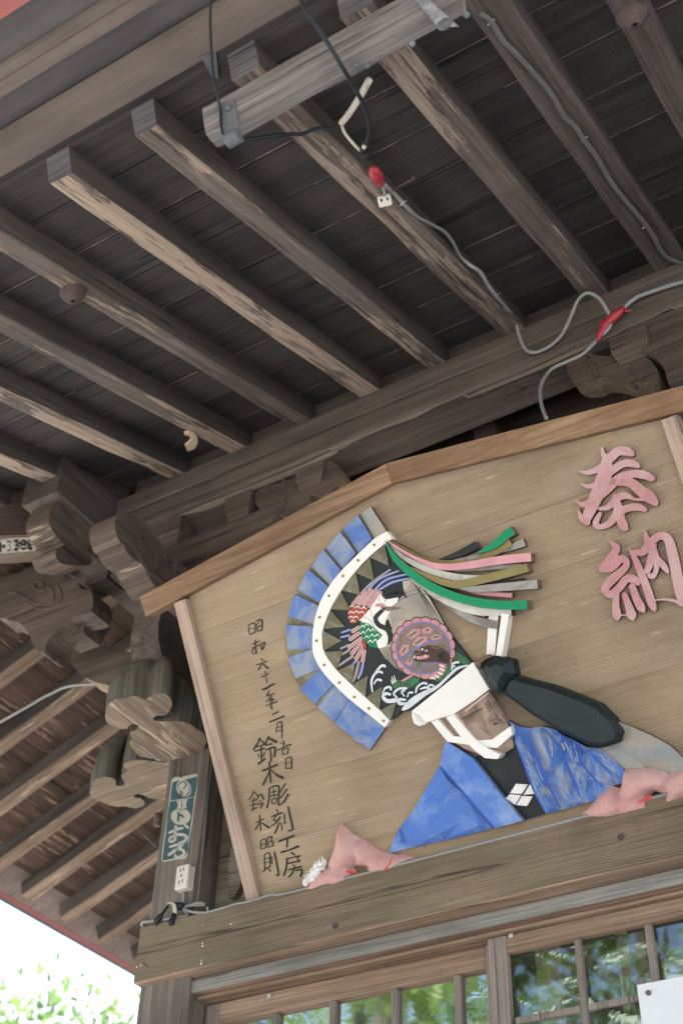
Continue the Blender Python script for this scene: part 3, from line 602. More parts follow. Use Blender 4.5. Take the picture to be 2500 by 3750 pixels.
# arm below the purlin with scrolled ends
b = MB(); prof = [(-3.36, 5.20), (-3.36, 5.15), (-3.3, 5.09), (-3.2, 5.08), (-2.62, 5.08), (-2.50, 5.095), (-2.42, 5.15), (-2.42, 5.20)]
b.prism([(x, 3.33, z) for x, z in prof], (0, .11, 0), 'bracket', 'bracket'); b.build('bracket_arm', hall, ID)
front_profile('scroll_nose', [(1000, 560), (1060, 520), (1200, 480), (1300, 430), (1380, 365), (1470, 400), (1480, 460), (1440, 530), (1380, 575), (1320, 560), (1300, 590), (1240, 630), (1220, 690), (1120, 680), (1010, 640)], 'K13', 3.335, .09, 'bracket', 'nose_under_x', [([(1130, 570), (1080, 560), (1065, 510), (1110, 475), (1160, 480), (1160, 510), (1130, 520)], .005), ([(1150, 580), (1220, 530), (1270, 450), (1300, 430)], .007)])
front_profile('scroll_nose', [(240, 1660), (330, 1620), (500, 1560), (650, 1580), (740, 1560), (780, 1420), (900, 1360), (1000, 1370), (1060, 1480), (1100, 1560), (1200, 1640), (1280, 1760), (1240, 1860), (1130, 1880), (1000, 1890), (880, 1860), (740, 1830), (640, 1830), (590, 1850), (560, 1870), (400, 1890), (290, 1840), (240, 1760)], 'K14', 3.335, .09, 'bracket', 'nose_under_x', [([(960, 1530), (900, 1590), (800, 1570), (760, 1480), (830, 1410), (930, 1420), (955, 1490), (900, 1520)], .005), ([(500, 1560), (480, 1640), (540, 1720), (580, 1830)], .008), ([(800, 1640), (980, 1580), (980, 1760), (1100, 1860)], .005)])
front_profile('bracket_arm', [(1030, 1300), (1568, 1040), (1900, 900), (1900, 1700), (1568, 1840), (1400, 1900), (1350, 1730), (1250, 1590), (1090, 1530)], 'K14', 3.32, .11, 'bracket', 'bracket_y', smooth_=False)
beam('side_bracket_arm', (-3.44, 3.2, 5.20), (-3.44, 4.2, 5.20), .12, .11, 'bracket_y', hall, jit=.002)

# sliding doors
def door(y, x0, x1, mull, bars, zt, zr, stile_w, pane='pane'):
    fr = MB(); d = .03
    fr.box((x0 + stile_w, y, zr), (x1 - stile_w, y + d, zt), 'rail_brown', ch=.003)
    fr.box((x0, y - .002, 1.0), (x0 + stile_w, y + d, zt), 'post_grey', ch=.003); fr.box((x1 - stile_w, y - .002, 1.0), (x1, y + d, zt), 'post_grey', ch=.003)
    fr.box((x0 + stile_w, y, 1.0), (x1 - stile_w, y + d, 1.25), 'rail_brown', ch=.003)
    o = fr.build('sliding_door', hall, ID)
    edges = [x0 + stile_w] + [m_ for m_ in mull] + [x1 - stile_w]
    for m_ in mull:
        b = MB(); b.box((m_ - .0115, y + .004, 1.252), (m_ + .0115, y + .024, zr - .001), 'post_grey', ch=.002); b.build('mullion', o, ID)
    for z in bars:
        b = MB()
        for e0, e1 in zip(edges[:-1], edges[1:]): b.box((e0 + .0125, y + .006, z - .01), (e1 - .0125, y + .022, z + .01), 'post_grey', ch=.002)
        b.build('glazing_bar', o, ID)
    b = MB(); b.box((x0 + stile_w - .005, y + .0245, 1.24), (x1 - stile_w + .005, y + .0275, zr + .005), pane, ch=0); b.build('pane', o, ID)
    return o
d1 = door(3.755, -2.918, -1.74, (-2.618, -2.383, -2.141, -1.905), (2.62, 2.2, 1.8), 3.302 - .018, 3.208, .056)
d2 = door(3.718, -1.768, -0.40, (-1.463, -1.231, -.99, -.75), (3.01, 2.6, 2.2, 1.8), 3.2845, 3.226, .064, 'pane_film')
d3 = door(3.755, -0.42, 1.0, (-.12, .15, .42, .69), (2.62, 2.2, 1.8), 3.284, 3.208, .056)
# crumpled film behind the right door
b = MB(); nx, nz = 150, 90; vs = []
for i in range(nx + 1):
    for j in range(nz + 1):
        x = -1.70 + 1.25 * i / nx; z = 2.5 + .735 * j / nz
        v = Vector((x * 4.2 + z * 2.0, z * 8, 1.3)); hh = abs(noise.noise(v * .8)) * .045 + abs(noise.noise(v * 1.9 + Vector((4, 0, 0)))) * .014
        vs.append((x, 3.765 + hh, z))
b.mesh(vs, [(i * (nz + 1) + j, (i + 1) * (nz + 1) + j, (i + 1) * (nz + 1) + j + 1, i * (nz + 1) + j + 1) for i in range(nx) for j in range(nz)], 'film'); b.build('plastic_film', d2, ID)
for x, wd in ((-1.62, .075), (-1.365, .03), (-1.12, .03), (-.86, .05), (-2.50, .04), (-2.02, .035), (-2.27, .03)):
    b = MB(); b.box((x - wd / 2, 3.835, 1.0), (x + wd / 2, 3.87, 3.4), 'inner_post', ch=.002); b.build('inner_post', hall, ID)
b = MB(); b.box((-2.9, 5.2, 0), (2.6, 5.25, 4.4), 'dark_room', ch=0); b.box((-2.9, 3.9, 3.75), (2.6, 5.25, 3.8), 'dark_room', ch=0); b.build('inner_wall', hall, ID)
for k, a, c in (('K6', 580, 747), ('K7', 447, 700)):
    b = MB(); p_ = atY(k, a, c, 3.712 if k == 'K6' else 3.75); b.ball(p_, .009, 'bright_metal', 2, 0, (1, .5, 1)); b.build('nail_head', hall, ID)
for k, a, c in (('K7', 827, 300), ('K21', 970, 565)):
    b = MB(); p_ = atY(k, a, c, 3.598); b.tube([p_, p_ + Vector((0, -.004, 0))], .010, 'rust', 12); b.build('nail_head', hall, ID)
b = MB(); p_ = atY('K12', 375, 895, 3.599); b.tube([p_, p_ + Vector((-.012, -.02, .014))], .002, 'rust', 6); b.build('nail', hall, ID)
b = MB()
for k, a, c, r in [('K12', 895, 665, .0025), ('K12', 893, 690, .0035), ('K12', 886, 828, .0025), ('K12', 880, 858, .004), ('K12', 895, 490, .002), ('K12', 305, 875, .003), ('K12', 265, 890, .003), ('K12', 1165, 480, .003)]:
    b.ball(atY(k, a, c, 3.599), r, 'stuffing', 1, .3, (1, .2, 1.3))
b.build('dropping_marks', lin, ID)

# ------------------------------------------------------------------ votive plaque, leaning out over the lintel
TILT = math.radians(32.7)
P_E = Vector((0, -math.sin(TILT), math.cos(TILT))); P_N = Vector((0, -math.cos(TILT), -math.sin(TILT))); P_O = Vector((0, 3.66, 3.53))
PM = Matrix(((1, 0, 0, 0), (0, P_E.y, P_N.y, P_O.y), (0, P_E.z, P_N.z, P_O.z), (0, 0, 0, 1)))
def pq(k, a, b, h=0.0):
    p = on(k, a, b, P_O + P_N * h, P_N) - P_O
    return (p.x, p.dot(P_E))
HB = -0.028                                   # face of the board behind the frame
PC = Matrix.Translation((-1.678, 0, 0))
PMB = PM @ PC
plaque = thing('votive_plaque', 'large tilted wooden plaque with painted relief of a man in a crested headdress', 'votive plaque', PMB)
WORLD_PM = PMB
OX = 1.678
def L(p, h): return (p[0] + OX, p[1], h)
def poly(mb, k, pts, h0, h1, mat, side=None, smooth_=0):
    if smooth_: pts = smoothloop(pts, smooth_)
    q = [L(pq(k, a, b, h1), h0) for a, b in pts]
    mb.prism(q, (0, 0, h1 - h0), mat, side, back=False)
def flat(mb, k, pts, h, mat, smooth_=0):
    if smooth_: pts = smoothloop(pts, smooth_)
    q = [Vector(L(pq(k, a, b, h), h)) for a, b in pts]
    nn = Vector((0, 0, 0))
    for i in range(len(q)): nn += q[i].cross(q[(i + 1) % len(q)])
    mb.face(q if nn.z > 0 else q[::-1], mat)
def brush(mb, k, pts, h, mat, w=1.0, n=5, h0=None, side=None, taper=True):
    o = stroke_outline(pts, n, taper, w)
    if h0 is None: flat_quads(mb, k, pts, h, mat, w, n)
    else: poly(mb, k, o, h0, h, mat, side)
def flat_quads(mb, k, pts, h, mat, w=1.0, n=5):
    """a painted brush mark as a strip of quads with pointed ends"""
    q = catmull(pts, n); L_ = []; R_ = []
    for i, (x, y, wd) in enumerate(q):
        a = q[max(i - 1, 0)]; b = q[min(i + 1, len(q) - 1)]; dx, dy = b[0] - a[0], b[1] - a[1]; l = math.hypot(dx, dy) or 1; hh = max(wd * w, .8) / 2
        L_.append((x - dy / l * hh, y + dx / l * hh)); R_.append((x + dy / l * hh, y - dx / l * hh))
    def c(p): return Vector(L(pq(k, p[0], p[1], h), h))
    for i in range(len(q) - 1):
        f = [c(L_[i]), c(R_[i]), c(R_[i + 1]), c(L_[i + 1])]
        if (f[1] - f[0]).cross(f[2] - f[0]).z < 0: f.reverse()
        mb.face(f, mat)
    for s_, a, b_, l_, r_ in ((0, q[0], q[1], L_[0], R_[0]), (1, q[-1], q[-2], L_[-1], R_[-1])):
        dx, dy = a[0] - b_[0], a[1] - b_[1]; l = math.hypot(dx, dy) or 1; t_ = a[2] * w * .35
        f = [c(l_), c(r_), c((a[0] + dx / l * t_, a[1] + dy / l * t_))]
        if (f[1] - f[0]).cross(f[2] - f[0]).z < 0: f.reverse()
        mb.face(f, mat)
# frame and board (plaque coordinates: x from its middle, e up the slope)
XL, XP, XM = -1.14, -1.007, -0.951
for s_ in (-1, 1):
    b = MB(); e = [(s_ * .0008, 1.320), (s_ * .0008, 1.396), (s_ * 1.142, 1.262), (s_ * 1.136, 1.182)]
    q = [(x, y, -.06) for x, y in e]; b.prism(q, (0, 0, .072), 'ema_rail'); 
    b.build('top_rail', plaque)
    b = MB(); b.box((min(s_ * 1.007, s_ * .951), .0, -.055), (max(s_ * 1.007, s_ * .951), 1.196, 0), 'ema_post', ch=.003); b.build('side_post', plaque)
b = MB(); b.box((-.9505, .0, -.05), (.9505, .0445, HB + .01), 'ema_post', ch=.002); b.build('bottom_rail', plaque)
bd = [.045, .231, .437, .643, .85, 1.058, 1.4]
for e0, e1 in zip(bd[:-1], bd[1:]):
    b = MB()
    def topat(x): return 1.322 - abs(x) * (.126 / 1.0)
    if e1 < 1.19: q = [(-.9505, e0 + .0003, -.045), (.9505, e0 + .0003, -.045), (.9505, e1 - .0003, -.045), (-.9505, e1 - .0003, -.045)]
    else: q = [(-.9505, e0 + .0006, -.045), (.9505, e0 + .0006, -.045), (.9505, topat(.95), -.045), (0, 1.321, -.045), (-.9505, topat(.95), -.045)]
    b.prism(q, (0, 0, .045 + HB), 'ema_board'); b.build('board', plaque)

H = HB
# --- blue pleated crest
b = MB()
wed = [(497, 128), (563, 88), (652, 225), (685, 272), (640, 300), (470, 460), (325, 680), (280, 830), (295, 930), (450, 1110), (610, 1255), (668, 1315), (640, 1355), (552, 1485)]
outer = [(563, 88), (495, 130), (395, 216), (298, 328), (212, 438), (133, 577), (80, 740), (76, 765), (74, 905), (86, 940), (125, 1077), (160, 1128), (238, 1224), (350, 1325), (460, 1414), (552, 1485)]
innr = [(640, 1355), (540, 1275), (440, 1195), (350, 1110), (272, 1020), (230, 930), (225, 850), (233, 760), (265, 645), (318, 548), (390, 455), (485, 362), (575, 275), (650, 228)]
poly(b, 'K1', outer + innr, H, H + .012, 'olive', 'raw_wood'); crest = b.build('pleated_crest', plaque)
BL = [((563, 88), (497, 128), (578, 272), (652, 225)), ((490, 135), (398, 213), (487, 358), (570, 270)), ((388, 230), (300, 325), (395, 445), (478, 352)), ((292, 333), (217, 430), (322, 540), (390, 450)), ((205, 447), (137, 565), (268, 643), (318, 545)), ((127, 590), (83, 715), (235, 765), (262, 655)), ((78, 765), (76, 905), (224, 902), (228, 775)), ((88, 955), (125, 1075), (268, 1015), (230, 905)), ((160, 1130), (235, 1222), (345, 1105), (275, 1020)), ((260, 1240), (348, 1322), (437, 1190), (352, 1112)), ((358, 1330), (458, 1412), (535, 1270), (440, 1197)), ((462, 1418), (552, 1485), (640, 1355), (540, 1275))]
for i, q in enumerate(BL):
    b = MB(); pts = [L(pq('K1', a, c, H + .02), 0) for a, c in q]
    cx_ = sum(p[0] for p in pts) / 4; cy_ = sum(p[1] for p in pts) / 4
    relief(b, [(p[0], p[1], H + (.026 if j in (0, 3) else .015)) for j, p in enumerate(pts)], [], H + .02, H + .004, 'greyblue' if i == 0 else 'blue', 'raw_wood')
    b.build('pleat', crest)
# --- dark headdress panel, white band, studs, triangles
bandin = [(668, 1315), (610, 1255), (525, 1180), (450, 1110), (365, 1028), (295, 930), (280, 860), (283, 795), (325, 680), (388, 570), (470, 460), (550, 375), (640, 300), (685, 272)]
b = MB(); poly(b, 'K1', bandin[::-1][1:] + [(707, 1290), (735, 1262), (795, 1260), (1160, 990), (1138, 978), (1005, 810), (860, 560), (735, 400), (650, 290)][0:8], H, H + .022, 'black', 'black')
head = b.build('headdress_panel', plaque)
b = MB(); wo_ = innr[::-1]; pts = catmull(wo_, 3)
poly(b, 'K1', catmull(wo_, 3)[:-1] + [wo_[-1]] + catmull(bandin, 3), H, H + .032, 'white', 'white'); b.build('white_band', head)
b = MB()
for a, c in [(579, 306), (487, 395), (400, 485), (320, 599), (266, 722), (248, 857), (293, 996), (379, 1097), (466, 1180), (549, 1246), (632, 1317)]:
    flat(b, 'K1', [(a + 8.5 * math.cos(t_), c + 8.5 * math.sin(t_)) for t_ in [k * math.pi / 5 for k in range(10)]], H + .0335, 'gold')
b.build('studs', head)
TR = [((640, 305), (555, 378), (663, 427)), ((553, 380), (470, 465), (577, 512)), ((470, 467), (388, 565), (498, 595)), ((386, 572), (326, 675), (440, 682)), ((323, 680), (285, 790), (408, 775)), ((280, 797), (285, 918), (390, 855)), ((290, 922), (362, 1025), (398, 915)), ((368, 1028), (447, 1110), (465, 985)), ((450, 1113), (525, 1182), (541, 1057)), ((527, 1185), (608, 1250), (622, 1122)), ((612, 1257), (672, 1312), (707, 1207))]
for q in TR:
    b = MB(); pts = [L(pq('K1', a, c, H + .03), 0) for a, c in q]; c_ = (sum(p[0] for p in pts) / 3, sum(p[1] for p in pts) / 3, H + .035)
    relief(b, [(p[0], p[1]) for p in pts], [c_], H + .028, H + .02, 'olive', 'olive'); b.build('triangle_ornament', head)
# --- painted crane, turtle and waves, thin layers of paint on the panel
HP = H + .0226
def layer(i): return HP + .00035 * i
b = MB()
hair = [(700, 560), (780, 510), (880, 590), (1000, 740), (1120, 950), (1240, 1170), (1240, 1300), (800, 1650), (740, 1620), (600, 1540), (500, 1440), (430, 1330), (530, 1250), (580, 1100), (540, 1000), (500, 1010), (540, 900), (640, 800), (720, 700)]
flat(b, 'K8', hair, layer(0), 'p_cream')
for i in range(44):
    u = i / 43
    if i < 30:
        x0 = 560 + 270 * u * 1.45; y0 = 830 - 320 * u * 1.45 if u < .62 else 540; x0 = 520 + (880 - 520) * (i / 29); y0 = 900 - (900 - 560) * min(1, (i / 29) * 1.25) + max(0, i - 23) * 12
        x1 = 590 + (1220 - 590) * (i / 29) ** 1.05; y1 = 1110 - 130 * math.sin(math.pi * min(1, i / 24)) + max(0, i - 18) * 6
        flat_quads(b, 'K8', [(x0, y0, 3), ((x0 + x1) / 2 + 18, (y0 + y1) / 2 - 14, 6), (x1, y1, 4)], layer(1), 'black')
    else:
        k = i - 30; flat_quads(b, 'K8', [(450 + 9 * k, 1330 - 2 * k, 3), (560 + 8 * k, 1500 - 8 * k, 5), (730 + 2 * k, 1610 - 12 * k, 3)], layer(1), 'black')
flat_quads(b, 'K8', [(640, 800, 10), (760, 730, 16), (900, 700, 18), (980, 715, 12)], layer(2), 'p_grey'); flat_quads(b, 'K8', [(760, 690, 10), (830, 660, 14), (920, 625, 26)], layer(2), 'p_grey')
b.build('painted_streaks', head)
b = MB()
def feather(pts, w_, mat, tip=None):
    if mat != 'p_pink':
        for add, ly, m_ in ((16, 3, 'black'), (4, 4, mat)): flat_quads(b, 'K8', [(x, y, w_ * f + add) for (x, y), f in zip(pts, ([.7, 1, .6] if len(pts) == 3 else [.9, .7]))], layer(ly), m_)
        flat_quads(b, 'K8', [(x, y, 5) for x, y in pts], layer(5), 'p_white'); return
    p3 = [(x, y, w_ * f) for (x, y), f in zip(pts, ([.7, 1, .8] if len(pts) == 3 else [.8, 1]))]
    flat_quads(b, 'K8', [(x, y, w + 16) for x, y, w in p3], layer(3), 'black'); flat_quads(b, 'K8', [(x, y, w + 4) for x, y, w in p3], layer(4), 'p_white'); flat_quads(b, 'K8', [(x, y, w - 4) for x, y, w in p3], layer(5), mat)
for pts, mat in [([(230, 690), (370, 560), (560, 425)], 'p_grey'), ([(300, 670), (430, 535), (660, 438)], 'p_blue'), ([(380, 660), (520, 540), (770, 475)], 'p_blue'), ([(430, 660), (590, 570), (780, 528)], 'p_blue')]: feather(pts, 30, mat)
for pts in [[(470, 680), (560, 630), (665, 612)], [(480, 740), (580, 690), (720, 672)], [(510, 730), (640, 690), (745, 700)], [(600, 705), (690, 700), (750, 755)]]: flat_quads(b, 'K8', [(x, y, w) for (x, y), w in zip(pts, (26, 34, 10))], layer(6), 'black')
flat(b, 'K8', [(330, 870), (440, 700), (480, 745), (510, 770), (655, 745), (640, 800), (570, 860), (560, 900), (510, 1000), (500, 1060), (560, 1130), (545, 1250), (500, 1310), (430, 1330), (330, 1250), (230, 1020), (200, 1010), (250, 960)], layer(6), 'p_white')
for pts in [[(130, 830), (270, 665)], [(190, 835), (345, 660)], [(250, 840), (405, 665)], [(310, 850), (450, 690)]]: feather(pts, 44, 'p_pink')
flat(b, 'K8', [(80, 860), (150, 830), (310, 862), (290, 920), (160, 1040), (120, 1045), (75, 980)], layer(7), 'p_red')
for (x, y) in [(120, 860), (185, 870), (255, 880), (110, 930), (170, 925), (230, 930), (110, 985), (165, 985), (130, 1030)]: flat_quads(b, 'K8', [(x - 30, y, 6), (x, y - 22, 12), (x + 30, y, 6)], layer(8), 'p_white')
flat(b, 'K8', [(215, 1030), (300, 1040), (370, 1090), (470, 1180), (400, 1260), (420, 1330), (330, 1310), (250, 1230), (205, 1120)], layer(8), 'p_green')
for (x, y) in [(240, 1080), (290, 1060), (250, 1150), (310, 1120), (360, 1120), (290, 1200), (350, 1180), (410, 1180), (330, 1250), (390, 1240)]: flat_quads(b, 'K8', [(x - 28, y + 20, 6), (x, y - 12, 11), (x + 24, y + 16, 6)], layer(9), 'p_white')
for pts, w_, mat in [([(100, 1115), (0, 1150)], 26, 'p_blue'), ([(90, 1180), (-10, 1205)], 28, 'p_blue'), ([(90, 1290), (-10, 1335)], 28, 'p_grey'), ([(90, 1350), (-40, 1430)], 30, 'p_grey'), ([(130, 1420), (-40, 1535)], 34, 'p_grey'), ([(180, 1460), (90, 1560), (40, 1610)], 32, 'p_blue'), ([(200, 1480), (160, 1640), (110, 1745)], 44, 'p_brown'), ([(250, 1490), (225, 1600), (190, 1680)], 34, 'p_blue')]: feather(pts, w_, mat)
for pts in [[(205, 1085), (125, 1138)], [(212, 1150), (95, 1228)], [(230, 1210), (85, 1325)], [(245, 1250), (115, 1395)], [(258, 1300), (165, 1455)], [(265, 1350), (242, 1480)]]: feather(pts, 42, 'p_pink')
flat_quads(b, 'K8', [(240, 1240, 30), (265, 1300, 40), (262, 1350, 20)], layer(8), 'p_red')
flat_quads(b, 'K8', [(505, 865, 30), (440, 920, 48), (390, 985, 52), (425, 1060, 56), (520, 1110, 58), (558, 1180, 60), (550, 1250, 38), (530, 1290, 10)], layer(9), 'black')
flat_quads(b, 'K8', [(395, 838, 30), (450, 832, 44), (505, 848, 18)], layer(10), 'p_pink'); flat(b, 'K8', [(440, 850), (505, 845), (500, 890), (455, 895)], layer(9), 'p_white')
flat(b, 'K8', [(505, 850), (600, 852), (708, 866), (600, 890), (512, 907)], layer(10), 'p_brown')
flat(b, 'K8', [(466 + 16 * math.cos(k * .785), 862 + 16 * math.sin(k * .785)) for k in range(8)], layer(11), 'p_grey'); flat(b, 'K8', [(467 + 7 * math.cos(k * .785), 862 + 7 * math.sin(k * .785)) for k in range(8)], layer(12), 'black')
for pts in [[(330, 870), (350, 960), (390, 1010)], [(425, 740), (430, 790)], [(490, 730), (500, 800)], [(250, 965), (330, 1010), (380, 1090)]]: flat_quads(b, 'K8', [(x, y, 5) for x, y in pts], layer(10), 'p_grey')
b.build('painted_crane', head)
b = MB(); C0 = (937, 1328)
def ell(rx, ry, rot=.35, n=60, sc_=0.0, lobes=19):
    out = []
    for k in range(n):
        t_ = 2 * math.pi * k / n; r = 1 + sc_ * (abs(math.sin(t_ * lobes / 2)) - .6); x, y = rx * r * math.cos(t_), ry * r * math.sin(t_)
        out.append((C0[0] + x * math.cos(rot) - y * math.sin(rot), C0[1] + x * math.sin(rot) + y * math.cos(rot)))
    return out
flat(b, 'K8', ell(374, 358, n=152, sc_=.05), layer(4), 'black'); flat(b, 'K8', ell(362, 346, n=152, sc_=.05), layer(5), 'p_pink')
for k in range(19):
    t_ = 2 * math.pi * k / 19; c_, s_ = math.cos(t_), math.sin(t_); rot = .35
    def rp(r1, r2): x, y = r1 * c_, r2 * s_; return (C0[0] + x * math.cos(rot) - y * math.sin(rot), C0[1] + x * math.sin(rot) + y * math.cos(rot))
    a = rp(318, 300); e = rp(356, 340); flat_quads(b, 'K8', [(a[0], a[1], 6), (e[0], e[1], 8)], layer(6), 'black')
flat(b, 'K8', ell(318, 300), layer(6), 'p_blue'); flat(b, 'K8', ell(304, 287), layer(7), 'p_shell')
for q in [[(740, 1180), (820, 1110), (900, 1110), (890, 1165), (800, 1230)], [(805, 1290), (870, 1200), (970, 1190), (985, 1245), (880, 1310)], [(920, 1120), (990, 1080), (1050, 1110), (1020, 1160), (940, 1160)], [(1020, 1205), (1080, 1165), (1150, 1190), (1110, 1240), (1040, 1240)], [(660, 1370), (700, 1290), (775, 1290), (760, 1370), (690, 1430)], [(735, 1500), (790, 1410), (840, 1400), (830, 1480), (780, 1540)], [(640, 1230), (680, 1190), (712, 1225), (690, 1280)], [(840, 1500), (900, 1480), (930, 1540), (880, 1590)], [(940, 1560), (1000, 1520), (1050, 1560), (980, 1610)], [(1130, 1290), (1190, 1270), (1225, 1320), (1190, 1360)]]:
    flat(b, 'K8', q, layer(8), 'p_pink' if len(q) > 4 else 'p_brown')
for a, c, d, e in [(780, 1192, 862, 1138), (850, 1280, 932, 1222), (968, 1126, 1000, 1113), (1058, 1206, 1110, 1194), (700, 1378, 736, 1322), (775, 1482, 815, 1408), (870, 1547, 895, 1493), (1160, 1312, 1188, 1298)]: flat_quads(b, 'K8', [(a, c, 20), (d, e, 20)], layer(9), 'p_green')
for pts in [[(640, 1450), (780, 1400), (960, 1270), (1160, 1230)], [(800, 1580), (830, 1450)], [(910, 1620), (960, 1520), (1100, 1500)]]: flat_quads(b, 'K8', [(x, y, 16) for x, y in pts], layer(9), 'p_blue')
# limbs and dragon-like head
flat(b, 'K8', [(580, 1720), (640, 1690), (720, 1705), (800, 1640), (870, 1650), (900, 1690), (860, 1740), (760, 1790), (640, 1800), (590, 1770)], layer(7), 'p_scale', 2); flat_quads(b, 'K8', [(690, 1705, 16), (740, 1680, 26), (810, 1640, 20)], layer(8), 'p_pink')
for a, c, d, e in [(600, 1725, 578, 1655), (620, 1715, 600, 1640), (585, 1740, 570, 1690)]: flat_quads(b, 'K8', [(a, c, 14), (d, e, 6)], layer(8), 'p_white')
flat(b, 'K8', [(1310, 1370), (1400, 1420), (1490, 1505), (1420, 1520), (1330, 1480), (1270, 1460)], layer(4), 'p_scale', 2)
flat_quads(b, 'K8', [(1225, 1480, 40), (1222, 1580, 56), (1170, 1660, 46), (1080, 1705, 16)], layer(9), 'p_scale')
flat_quads(b, 'K8', [(1150, 1490, 50), (1155, 1570, 66), (1105, 1640, 56), (1010, 1680, 22)], layer(10), 'p_pink')
for a, c in [(1150, 1530), (1152, 1575), (1135, 1620), (1095, 1655), (1050, 1672)]: flat_quads(b, 'K8', [(a - 28, c - 12, 12), (a, c, 18), (a + 26, c + 14, 12)], layer(11), 'p_white')
flat(b, 'K8', [(820, 1390), (850, 1350), (905, 1370), (900, 1320), (960, 1298), (1060, 1300), (1140, 1310), (1210, 1380), (1250, 1440), (1225, 1510), (1150, 1500), (1080, 1485), (960, 1492), (850, 1480), (815, 1450), (860, 1440), (830, 1420)], layer(11), 'p_dk', 2)
flat(b, 'K8', [(850, 1430), (920, 1415), (1000, 1405), (1010, 1430), (960, 1450), (880, 1462)], layer(12), 'p_pink')
for pts in [[(838, 1412), (842, 1450)], [(872, 1425), (876, 1455)], [(958, 1408), (968, 1435)]]: flat_quads(b, 'K8', [(pts[0][0], pts[0][1], 14), (pts[1][0], pts[1][1], 5)], layer(13), 'p_white')
for a, c, r in [(926, 1342, 13), (971, 1358, 11)]: flat(b, 'K8', [(a + r * math.cos(k * .785), c + r * math.sin(k * .785)) for k in range(8)], layer(13), 'p_white'); flat(b, 'K8', [(a + r * .4 * math.cos(k * .785), c + r * .4 * math.sin(k * .785)) for k in range(8)], layer(14), 'black')
for pts in [[(1040, 1320), (1110, 1330), (1165, 1305)], [(1050, 1300), (1080, 1285)], [(820, 1385), (870, 1395), (905, 1385)], [(940, 1310), (1000, 1290), (1050, 1300)]]: flat_quads(b, 'K8', [(x, y, 9) for x, y in pts], layer(13), 'p_brown')
for k in range(16):
    a = -.5 + k * .11; flat_quads(b, 'K8', [(1100 + 20 * math.cos(a), 1400 + 20 * math.sin(a), 8), (1110 + (120 + 20 * (k % 3)) * math.cos(a), 1405 + (110 + 18 * (k % 2)) * math.sin(a), 3)], layer(13), 'black')
b.build('painted_turtle', head)
for pts in [[(700, 2035, 30), (760, 1990, 70), (830, 1930, 80), (950, 1850, 60), (1100, 1770, 36), (1240, 1640, 30), (1330, 1560, 34), (1450, 1525, 16)], [(355, 1830, 16), (345, 1700, 26), (400, 1600, 26), (460, 1530, 28), (500, 1538, 34)], [(375, 1640, 12), (430, 1598, 22), (468, 1612, 30)], [(370, 1740, 14), (410, 1690, 22), (458, 1700, 30)], [(470, 1850, 14), (500, 1790, 24), (555, 1775, 28), (570, 1810, 20)], [(630, 1925, 50), (530, 1935, 46), (478, 1890, 38), (505, 1850, 34), (560, 1860, 30)], [(760, 1960, 20), (670, 1965, 40), (660, 1920, 36), (735, 1922, 26)], [(640, 1900, 20), (600, 1850, 26), (660, 1795, 26), (745, 1790, 30)], [(720, 1880, 16), (690, 1830, 22), (725, 1815, 24)], [(850, 1840, 20), (870, 1775, 24), (930, 1730, 24), (978, 1738, 30)], [(980, 1785, 18), (1015, 1752, 22), (1058, 1760, 24)], [(900, 1800, 14), (960, 1780, 26), (1010, 1790, 22)], [(1262, 1580, 16), (1280, 1505, 24), (1345, 1490, 26)], [(755, 1890, 16), (775, 1840, 18), (815, 1840, 24)], [(1260, 1560, 14), (1300, 1530, 18)]]:
    b = MB(); flat_quads(b, 'K8', pts, layer(10), 'p_wave'); b.build('painted_wave', head)

def absorb(o, mb):
    me = o.data; names = [m_.name for m_ in me.materials]; idx = []
    for mn in mb.mats:
        if M[mn].name not in names: me.materials.append(M[mn]); names.append(M[mn].name)
        idx.append(names.index(M[mn].name))
    bm = bmesh.new(); bm.from_mesh(me); vs = [bm.verts.new(v) for v in mb.v]
    for f, mi in zip(mb.f, mb.mi): bm.faces.new([vs[i] for i in f]).material_index = idx[mi]
    bm.to_mesh(me); bm.free()
# --- headband, face, straps
b = MB(); poly(b, 'K1', [(1145, 980), (1238, 1135), (1160, 1195), (1060, 1262), (1035, 1280), (870, 1328), (845, 1290), (793, 1262)], H, H + .05, 'white', 'white'); hb = b.build('headband', plaque)
b = MB(); q = [L(pq('K1', a, c, H + .045), 0) for a, c in [(793, 1262), (850, 1290), (880, 1322), (870, 1338), (835, 1348), (805, 1332), (793, 1290)]]
relief(b, [(p[0], p[1]) for p in q], [(*L(pq('K1', 832, 1305, H + .045), H + .06)[:2], H + .06)], H + .042, H, 'white', 'white'); b.build('band_knot', hb)
b = MB()
fo = [(1232, 1142), (1290, 1230), (1340, 1335), (1372, 1440), (1375, 1472), (1290, 1520), (1190, 1512), (1100, 1480), (1010, 1425), (905, 1320), (1000, 1290), (1060, 1262), (1160, 1195)]
fi = [(1080, 1303, .045), (1135, 1270, .058), (1190, 1238, .06), (1222, 1205, .07), (1245, 1195, .075), (1232, 1218, .078), (1262, 1262, .092), (1292, 1305, .105), (1254, 1337, .075), (1205, 1275, .045), (1150, 1297, .038), (1110, 1312, .042), (1185, 1248, .036), (1130, 1340, .060), (1175, 1320, .062), (1220, 1380, .058), (1262, 1400, .055), (1298, 1325, .062), (1308, 1300, .05), (1272, 1225, .042), (1262, 1200, .055), (1302, 1262, .05), (1335, 1370, .045), (1050, 1350, .055), (1100, 1400, .055), (1180, 1440, .06), (1290, 1450, .06), (960, 1340, .04), (1240, 1345, .05)]
relief(b, [L(pq('K1', a, c, H + .04), 0)[:2] for a, c in fo], [(*L(pq('K1', a, c, H + .5 * h), 0)[:2], H + h) for a, c, h in fi], H + .036, H, 'face_wood', 'face_wood')
face = b.build('face', plaque)
b = MB()  # flat dark strokes draw the shade under brow, nose and nostril
